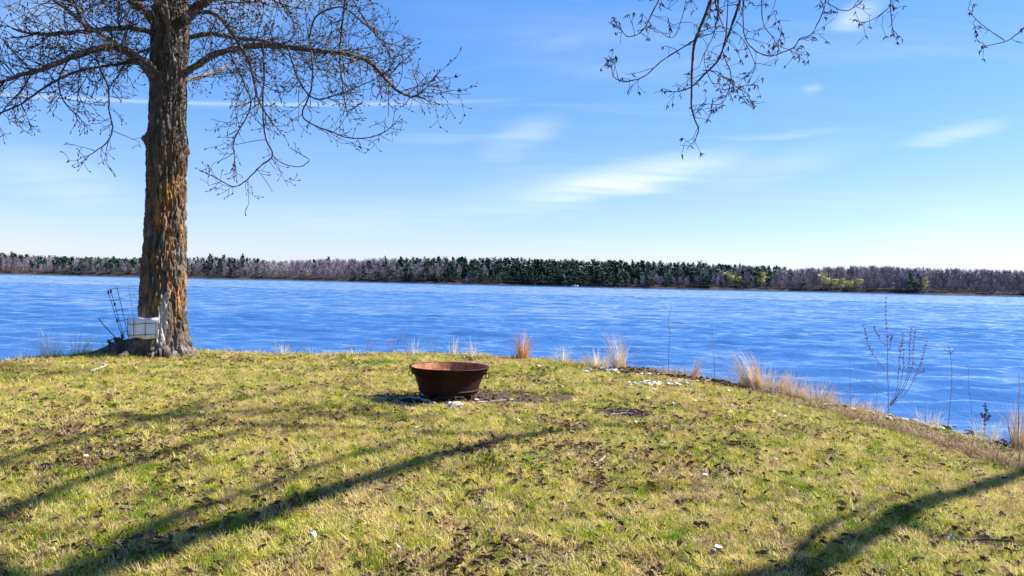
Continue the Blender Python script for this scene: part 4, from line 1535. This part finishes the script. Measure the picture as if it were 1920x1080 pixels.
weed("dead_stalk", [[(1253, 696), (1254, 660), (1256, 625), (1253, 600), (1260, 573)]], M['stalk'], "tall thin dead stalk with a crooked tip on the right-middle bank", r0=0.006, heads=0.55, head=0.007)
weed("dead_stalk", [[(1340, 705), (1339, 670), (1336, 640), (1335, 604)]], M['stalk'], "straight thin dead stalk between the crooked stalk and the golden clump", heads=0.5, head=0.008)
weed("branching_weed", [[(1667, 764), (1665, 720), (1664, 680), (1664, 640), (1661, 600), (1661, 560)],
                        [(1664, 700), (1650, 682), (1637, 664), (1626, 640), (1619, 612)],
                        [(1664, 650), (1652, 640), (1645, 625), (1640, 614)],
                        [(1668, 655), (1670, 640), (1671, 630)],
                        [(1668, 760), (1680, 735), (1685, 700), (1687, 665), (1688, 645)],
                        [(1669, 760), (1684, 735), (1694, 690), (1692, 650), (1693, 626)],
                        [(1670, 760), (1693, 725), (1704, 690), (1706, 650), (1708, 617)],
                        [(1670, 760), (1695, 728), (1710, 690), (1713, 650), (1716, 620)],
                        [(1672, 760), (1700, 735), (1716, 705), (1728, 675), (1736, 642)],
                        [(1718, 703), (1726, 698), (1732, 694)]],
     M['stalk'], "large branching dead weed with spiky seed heads on the right bank", r0=0.005, r1=0.0028, heads=0.5, head=0.016)
um = weed("umbel_stalk", [[(1776, 795), (1782, 750), (1785, 715), (1783, 670), (1781, 659)], [(1782, 664), (1776, 658), (1770, 655)], [(1782, 664), (1788, 657), (1790, 655)], [(1782, 664), (1780, 655), (1779, 652)]],
          M['stalk'], "thin dead stalk with a flat umbel top right of the branching weed", r0=0.0045, heads=0.8, head=0.006)
weed("dead_stalk", [[(1824, 805), (1822, 770), (1817, 730), (1816, 685)], [(1816, 690), (1812, 683), (1820, 680)]], M['stalk'], "faint thin stalk between the umbel stalk and the right edge", r0=0.003, r1=0.0018, heads=0.85, head=0.006)
weed("dead_stalk", [[(1908, 815), (1910, 770), (1911, 730), (1910, 690)]], M['stalk_pale'], "pale thick dead stalk near the right edge of the view", r0=0.008, r1=0.003, heads=0.5, head=0.008)
weed("dead_stalk", [[(1643, 758), (1644, 725), (1642, 682)]], M['stalk_pale'], "short pale stalk just left of the branching weed", r0=0.004, heads=0.6, head=0.006)
weed("dead_stalk", [[(1594, 757), (1594, 715), (1593, 678)]], M['stalk'], "short faint stalk above the matted tan grass", r0=0.003, heads=0.7, head=0.005)
weed("dead_stalk", [[(1900, 815), (1890, 795), (1880, 783)]], M['stalk'], "short leaning dark stalk left of the pale thick stalk", r0=0.006, heads=0)
weed("dead_stalk", [[(1848, 805), (1846, 790), (1850, 770), (1846, 758)], [(1848, 790), (1855, 780)], [(1847, 785), (1841, 778)]], M['stick_dark'], "dark leafy dead weed by the driftwood", r0=0.007, heads=0.2, head=0.018)
for i, (px, py, hh, lab) in enumerate([(690, 668, 30, "sparse dark weed at the water's edge, leftmost behind the bowl"), (735, 667, 36, "sparse dark weed at the water's edge, second from left behind the bowl"),
                                       (770, 666, 44, "sparse dark weed at the water's edge, directly above the bowl's left rim"), (815, 667, 42, "sparse dark weed at the water's edge, directly above the bowl's centre"),
                                       (545, 666, 28, "single dark weed stalk at the water's edge right of the tree")]):
    stems = []
    for k in range(1 if i == 4 else 5):
        ox = prng.normal() * 9
        stems.append([(px + ox * 0.4, py), (px + ox, py - hh * 0.5), (px + ox * 1.6 + prng.normal() * 4, py - hh * (0.75 + 0.3 * prng.random()))])
    weed("water_weed", stems, M['stalk'], lab, r0=0.0035, heads=0.6, head=0.010, group="sparse weeds at the water's edge")
weed("dark_shrub", [[(222, 662), (220, 645), (216, 634)], [(222, 662), (226, 645), (228, 632)], [(222, 662), (212, 650), (206, 642)], [(222, 662), (234, 648), (238, 640)], [(222, 662), (222, 648), (222, 636)]],
     M['stick_dark'], "dark stubby plant beside the big tree's left root", "shrub", r0=0.016, r1=0.01, heads=0.15, head=0.035)

# matted dead grass along the crest of the bank
th_mb = MB()
for k in range(13000):
    px = -40 + 1990 * prng.random() if k < 3600 else 1060 + 880 * prng.random()
    ey = float(np.interp(px, [a[0] for a in EDGE_PX], [a[1] for a in EDGE_PX]))
    if fbm(np.array(px * 0.03), np.array(3.3), 0, 2) < 0.30:
        continue
    p = EYE + ray(px, ey + 1.5) * 1.0
    dv = ray(px, ey + 1.5)
    tt = (-0.12 - EYE.z) / dv.z if px > 1300 else -EYE.z / dv.z
    p = EYE + dv * tt
    x, y = p.x + prng.normal() * 0.10, p.y - (0.0 if px < 1060 else 0.06) + prng.normal() * (0.16 if px < 1060 else 0.26)
    th_mb.v.append(np.array([[x, y, 0.0]]))
PT = np.concatenate(th_mb.v)
PZ = ground(PT[:, 0], PT[:, 1])
th_mb = MB()
for (x, y, _), z in zip(PT, PZ):
    if z < WATER + 0.1:
        continue
    a = prng.random() * 6.283
    L = (0.07 + 0.20 * prng.random() ** 1.8) * (1.0 + 0.5 * float(x > 2.6))
    el_ = prng.uniform(0.05, 1.25)
    d = np.array([math.cos(a) * math.cos(el_), math.sin(a) * math.cos(el_), math.sin(el_)])
    s_ = np.array([-math.sin(a), math.cos(a), 0]) * (0.002 + 0.003 * prng.random())
    b0 = np.array([x, y, z - 0.01])
    mid_ = b0 + d * L * 0.55
    tip = b0 + d * L + np.array([d[0] * 0.3 * L, d[1] * 0.3 * L, -0.25 * L])
    th_mb.add([b0 - s_, b0 + s_, mid_ + s_ * 0.8, mid_ - s_ * 0.8, tip], [(0, 1, 2, 3), (3, 2, 4)], tint=prng.random())
tag(th_mb.build("bank_thatch", M['thatch'], smooth=False), "matted tan dead grass fringing the crest of the bank", "dead grass", kind="stuff")

# driftwood, shells, stones on the bank and lawn
stick("driftwood", [(1772, 790), (1795, 795), (1822, 806)], 0.05, 0.03, M['stick'], "bleached driftwood log at the foot of the right bank", "driftwood", lift=0.0)
stick("driftwood", [(168, 701), (182, 696), (196, 691), (203, 688)], 0.03, 0.012, M['stick'], "pale gnarled wood piece on the lawn left of the big tree", "driftwood", branch=2)


def shell_mesh(seed):
    r = np.random.default_rng(seed)
    V = [(0, 0, 0.38)]
    n = 9
    for ring, (rr, z) in enumerate(((0.55, 0.28), (1.0, 0.0))):
        for k in range(n):
            a = 2 * math.pi * k / n
            g = rr * (1 + 0.15 * r.normal())
            V.append((g * math.cos(a), g * math.sin(a) * 0.7, z + 0.06 * r.normal()))
    Fc = [(0, 1 + k, 1 + (k + 1) % n) for k in range(n)] + [(1 + k, 1 + n + k, 1 + n + (k + 1) % n, 1 + (k + 1) % n) for k in range(n)]
    mb = MB()
    mb.add(V, Fc)
    return mb.mesh("shell", M['shell'], smooth=False)


SH = [shell_mesh(i) for i in range(5)]
lab_patch = "bleached white shell in the scattered patches behind and right of the bowl"
cnt = 0
for (c, rx, ry), nn in zip(GRAVEL, (70, 75, 30, 40)):
    for _ in range(nn):
        x, y = c.x + prng.normal() * rx * 0.5, c.y + prng.normal() * ry * 0.45
        place("shell", SH[prng.integers(5)], x, y, 0.020 + 0.030 * prng.random(), prng.random() * 6.28, lab_patch, "shell", "shells in the patches near the bank", 0.25, (prng.normal() * 0.3, prng.normal() * 0.3), lift=0.012)
shl = [(1372, 764), (1368, 777), (1450, 776), (1461, 783), (1473, 786), (1520, 763), (1500, 768), (1607, 793), (1655, 796), (1640, 790), (1312, 745), (1303, 757), (1365, 737), (1390, 738), (1340, 772), (1262, 760), (1192, 797),
       (970, 793), (1290, 736), (1700, 790), (1712, 796), (1750, 800), (1765, 803), (1452, 866), (1322, 898), (586, 1014), (1345, 1038), (1416, 704), (1555, 772), (1580, 780), (1225, 735), (1100, 700), (1010, 690), (952, 683), (870, 672)]
for (px, py) in shl:
    p = onground(px, py)
    place("shell", SH[prng.integers(5)], p.x, p.y, 0.026 + 0.018 * prng.random(), prng.random() * 6.28, "single bleached shell lying apart on the mown lawn", "shell", "single shells on the lawn", 0.2, (prng.normal() * 0.3, prng.normal() * 0.3), lift=0.02)
for k in range(46):
    t = prng.random()
    px = 1330 + 590 * t
    ey = np.interp(px, [a[0] for a in EDGE_PX], [a[1] for a in EDGE_PX])
    p = onground(px, ey + prng.normal() * 4 + 2)
    pale = prng.random() < 0.5
    place("bank_stone", rk[prng.integers(2) + (0 if pale else 2)], p.x + 0.1 * prng.normal(), p.y + 0.02 + 0.12 * prng.normal(), (0.05 + 0.05 * prng.random(), 0.05 + 0.03 * prng.random(), 0.035 + 0.025 * prng.random()), prng.random() * 6,
          ("pale" if pale else "dark grey") + " stone among the litter on the right bank", "stone", ("pale" if pale else "dark") + " stones on the right bank", sink=0.1)
for k, (px, py) in enumerate([(1085, 679), (1105, 682), (1262, 700), (1270, 702), (1308, 708), (1318, 709), (1000, 673), (845, 664)]):
    p = onground(px, py)
    place("dark_clod", rk[2 + k % 2], p.x, p.y, (0.08, 0.06, 0.06), k, "dark clod of earth on the crest of the middle bank", "clod", "dark clods on the middle bank")

stk = [([(1795, 1022), (1850, 1021), (1905, 1025)], 0.012, 'stick_dark'), ([(1665, 869), (1700, 877), (1768, 888)], 0.008, 'stick_dark'), ([(1370, 833), (1400, 832), (1428, 832)], 0.008, 'stick_dark'),
       ([(1106, 874), (1122, 873), (1133, 862)], 0.010, 'stick'), ([(955, 870), (985, 871), (1010, 868)], 0.009, 'stick'), ([(776, 808), (790, 803), (800, 803)], 0.010, 'stick'), ([(1335, 1043), (1352, 1037)], 0.012, 'stick'),
       ([(1470, 945), (1490, 950), (1505, 955)], 0.006, 'stick_dark'), ([(160, 842), (185, 838), (205, 836)], 0.012, 'stick_dark'), ([(670, 772), (685, 768), (700, 764)], 0.008, 'stick_dark'), ([(1240, 806), (1260, 801)], 0.008, 'stick'),
       ([(880, 928), (905, 924), (925, 920)], 0.008, 'stick_dark'), ([(1530, 850), (1560, 851), (1575, 845)], 0.007, 'stick_dark'), ([(1120, 775), (1165, 770), (1215, 778)], 0.009, 'stick_dark'), ([(1140, 782), (1175, 779), (1200, 783)], 0.008, 'stick')]
stk_lab = ["long dark twig lying at the lower right edge of the lawn", "long thin dark twig on the lawn below the umbel stalk", "short dark twig on the right lawn below the bank",
           "pale hooked twig on the lawn right of the long limb shadow", "pale twig just below the long limb shadow, mid lawn", "pale twig on the lawn below the fire bowl's left foot",
           "short pale twig near the bottom edge, left of the right-hand shadow", "thin dark twig beside the right-hand shadow's side branch", "dark twig between the shadow bands on the far left lawn",
           "dark twig on the lawn just left of the bowl's fallen branches", "small pale twig on the lawn right of the bare soil patch", "dark twig in the middle of the lawn below the long limb shadow",
           "thin dark twig on the right lawn nearest the low row of clumps", "long dark twig lying across the small bare patch right of the bowl", "pale twig lying across the small bare patch right of the bowl"]
for (pix, r, mt_), lab in zip(stk, stk_lab):
    stick("twig", pix, r, r * 0.6, M[mt_], lab, "twig", "dead twigs on the lawn", lift=0.02)


# ------------------------------------------------------------------ fallen leaves
def leaf_geo(rng):
    """curled dry leaf, length about 1"""
    V, Fc = [], []
    c1, c2, tw = rng.uniform(0.2, 0.9), rng.uniform(0.1, 0.7), rng.normal() * 0.5
    prof = [(-0.5, 0.03), (-0.28, 0.24), (0.0, 0.33), (0.27, 0.22), (0.5, 0.02)]
    for (x, hw) in prof:
        for s in (-1, 0, 1):
            V.append((x, s * hw * math.cos(c1 * 0.8), abs(s) * hw * math.sin(c1) + c2 * x * x * 0.9 + s * x * tw * 0.3 + rng.normal() * 0.03))
    for i in range(4):
        for k in range(2):
            Fc.append((i * 3 + k, i * 3 + k + 1, i * 3 + k + 4, i * 3 + k + 3))
    return np.array(V), Fc


lrng = np.random.default_rng(31)
LG = [leaf_geo(lrng) for _ in range(8)]
LM = []
for g in LG:
    for mk in ('leaf', 'leafpale'):
        mb = MB()
        mb.add(*g)
        LM.append(mb.mesh("fallen_leaf", M[mk], smooth=False))
# candidate positions, denser where the litter lies thick
cand = []
while len(cand) < 10500:
    y = 3.8 + 14 * lrng.random(4000) ** 0.8
    x = (lrng.random(4000) * 1.5 - 0.75) * y
    dn = fbm(x * 0.55 + 40, y * 0.55, 0, 3) + 0.35 * (fbm(x * 2.4, y * 2.4 + 70, 0, 2) - 0.4)
    pr = (0.25 + 0.75 * sstep(0.36, 0.62, dn)) * np.where(x < 1.0, 1.0, 0.6)
    ok = (lrng.random(4000) < pr) & (inland(x, y) > 0.1)
    cand += list(zip(x[ok], y[ok]))
cand = cand[:10500]
cand.sort(key=lambda c: c[1])
zc = ground(np.array([c[0] for c in cand]), np.array([c[1] for c in cand]))
litter = MB()
for i, (x, y) in enumerate(cand):
    s = 0.034 + 0.046 * lrng.random() ** 1.5
    rz = lrng.random() * 6.283
    tx, ty = lrng.normal() * 0.4, lrng.normal() * 0.4
    if i % 9 == 0 and i < 2610:
        pale = lrng.random() < 0.08
        me = LM[2 * lrng.integers(8) + (1 if pale else 0)]
        o = bpy.data.objects.new("fallen_leaf", me)
        COL.objects.link(o)
        o.location = (x, y, zc[i] + 0.034)
        o.scale = (s, s, s)
        o.rotation_euler = (tx, ty, rz)
        kind = "pale tan" if pale else "dark brown"
        tag(o, kind + " curled dead leaf lying in the near lawn", "leaf", kind + " leaves on the near lawn")
    else:
        V, Fc = LG[lrng.integers(8)]
        Rm = np.array((Matrix.Rotation(rz, 3, 'Z') @ Matrix.Rotation(tx, 3, 'X') @ Matrix.Rotation(ty, 3, 'Y')))
        litter.add(V * s @ Rm.T + [x, y, zc[i] + 0.030], Fc)
# charred chips and leaves on the bare soil by the bowl
for _ in range(520):
    c, rx, ry = DIRT[lrng.integers(3)]
    x, y = c.x + lrng.normal() * rx * 0.45, c.y + lrng.normal() * ry * 0.45
    V, Fc = LG[lrng.integers(8)]
    s = 0.025 + 0.04 * lrng.random()
    Rm = np.array((Matrix.Rotation(lrng.random() * 6.28, 3, 'Z') @ Matrix.Rotation(lrng.normal() * 0.5, 3, 'X')))
    litter.add(V * s @ Rm.T + [x, y, float(ground(x, y)) + 0.012], Fc)
# heaps of leaves caught along the right bank
for _ in range(2600):
    t = lrng.random()
    px = 1080 + 860 * t
    ey = np.interp(px, [a[0] for a in EDGE_PX], [a[1] for a in EDGE_PX])
    p = onground(px, ey + lrng.normal() * 5 + 2)
    x, y = p.x + lrng.normal() * 0.05, p.y + lrng.normal() * 0.08
    if fbm(np.array(x * 1.3), np.array(y * 1.3 + 7), 0, 2) < 0.36:
        continue
    V, Fc = LG[lrng.integers(8)]
    s = 0.05 + 0.05 * lrng.random()
    Rm = np.array((Matrix.Rotation(lrng.random() * 6.28, 3, 'Z') @ Matrix.Rotation(lrng.normal() * 0.7, 3, 'X')))
    litter.add(V * s @ Rm.T + [x, y, float(ground(x, y)) + 0.02 + 0.05 * lrng.random()], Fc)
tag(litter.build("leaf_litter", M['leaf'], smooth=False), "scattered dark dead leaves lying thick over the lawn and bank", "leaf litter", kind="stuff")

# ------------------------------------------------------------------ lawn grass
grng = np.random.default_rng(77)
tufts = bpy.data.collections.new("grass_tufts")
for k in range(6):
    mb = MB()
    for i in range(44):
        a = grng.random() * 6.283
        r = 0.062 * math.sqrt(grng.random())
        L = (0.020 + 0.030 * grng.random()) * (1.35 if k == 5 else 1.0)
        lean = 0.35 + 1.3 * grng.random()
        d = np.array([math.cos(a), math.sin(a), 0]) if grng.random() < 0.6 else unit(np.append(grng.normal(size=2), 0))
        s = np.array([-d[1], d[0], 0])
        b0 = np.array([r * math.cos(a), r * math.sin(a), -0.004])
        wd = 0.0016 + 0.0012 * grng.random()
        V = []
        for t in (0, 0.5, 1.0):
            c = b0 + np.array([0, 0, 1]) * L * t * (1 - 0.25 * lean * t) + d * L * lean * 0.75 * t * t
            V += [c - s * wd * (1 - 0.8 * t), c + s * wd * (1 - 0.8 * t)]
        mb.add(V, [(0, 1, 3, 2), (2, 3, 5, 4)])
    me = mb.mesh("grass_tuft", M['blade'], smooth=False)
    tufts.objects.link(bpy.data.objects.new("grass_tuft", me))
X, Y = [], []
for (y0, y1, dens) in ((2.6, 6.0, 640), (6.0, 9.0, 520), (9.0, 13.0, 380), (13.0, 17.6, 290)):
    xw = 0.70 * y1 + 2.6
    n = int(dens * (y1 - y0) * 2 * xw)
    X.append((grng.random(n) * 2 - 1) * xw)
    Y.append(y0 + (y1 - y0) * grng.random(n))
X, Y = np.concatenate(X), np.concatenate(Y)
ins = inland(X, Y)
keep = (ins > np.where(X > 3.0, 0.16, 0.02)) & (np.abs(X) < 0.70 * Y + 2.6)
X, Y, ins = X[keep], Y[keep], ins[keep]
dm = np.maximum(patch(X, Y, DIRT) * 0.97, patch(X, Y, GRAVEL) * 0.75)
thin = sstep(0.34, 0.52, fbm(X * 2.6 + 11, Y * 2.6, 0, 3)) * 0.8 + 0.2
keep = (grng.random(len(X)) > dm) & (grng.random(len(X)) < thin) & (np.hypot(X - base.x, Y - base.y) > 0.5) & (np.hypot(X - fc.x, Y - fc.y) > 0.36) & (np.hypot(X - ROCK.x, Y - ROCK.y) > 0.13)
X, Y, ins = X[keep], Y[keep], ins[keep]
Z = ground(X, Y)
N = len(X)
me = bpy.data.meshes.new("grass")
me.vertices.add(N)
me.vertices.foreach_set('co', np.stack([X, Y, Z], -1).astype(np.float32).reshape(-1))
rot = np.stack([grng.normal(size=N) * 0.15, grng.normal(size=N) * 0.15, grng.random(N) * 6.283], -1)
scl = (0.75 + 0.6 * grng.random(N)) * (0.8 + 0.5 * fbm(X * 0.9 + 5, Y * 0.9, 0, 2)) * (1 + 0.03 * (Y - 4)) * (1 + 0.7 * np.exp(-ins / 0.15))
a = me.attributes.new('rot', 'FLOAT_VECTOR', 'POINT')
a.data.foreach_set('vector', rot.astype(np.float32).reshape(-1))
a = me.attributes.new('scl', 'FLOAT', 'POINT')
a.data.foreach_set('value', scl.astype(np.float32))
grass = bpy.data.objects.new("grass", me)
COL.objects.link(grass)
me.materials.append(M['blade'])
ng = bpy.data.node_groups.new("grass_scatter", 'GeometryNodeTree')
ng.interface.new_socket('Geometry', in_out='INPUT', socket_type='NodeSocketGeometry')
ng.interface.new_socket('Geometry', in_out='OUTPUT', socket_type='NodeSocketGeometry')
gi = ng.nodes.new('NodeGroupInput')
go = ng.nodes.new('NodeGroupOutput')
iop = ng.nodes.new('GeometryNodeInstanceOnPoints')
ci = ng.nodes.new('GeometryNodeCollectionInfo')
ci.inputs['Collection'].default_value = tufts
ci.inputs['Separate Children'].default_value = True
ci.inputs['Reset Children'].default_value = True
ra = ng.nodes.new('GeometryNodeInputNamedAttribute')
ra.data_type = 'FLOAT_VECTOR'
ra.inputs[0].default_value = 'rot'
sa = ng.nodes.new('GeometryNodeInputNamedAttribute')
sa.data_type = 'FLOAT'
sa.inputs[0].default_value = 'scl'
ng.links.new(gi.outputs[0], iop.inputs['Points'])
ng.links.new(ci.outputs[0], iop.inputs['Instance'])
iop.inputs['Pick Instance'].default_value = True
ng.links.new(ra.outputs[0], iop.inputs['Rotation'])
ng.links.new(sa.outputs[0], iop.inputs['Scale'])
ng.links.new(iop.outputs[0], go.inputs[0])
md = grass.modifiers.new("scatter", 'NODES')
md.node_group = ng
tag(grass, "short mown grass, straw yellow and green, covering the lawn", "grass", kind="stuff")
print("grass tufts", N)
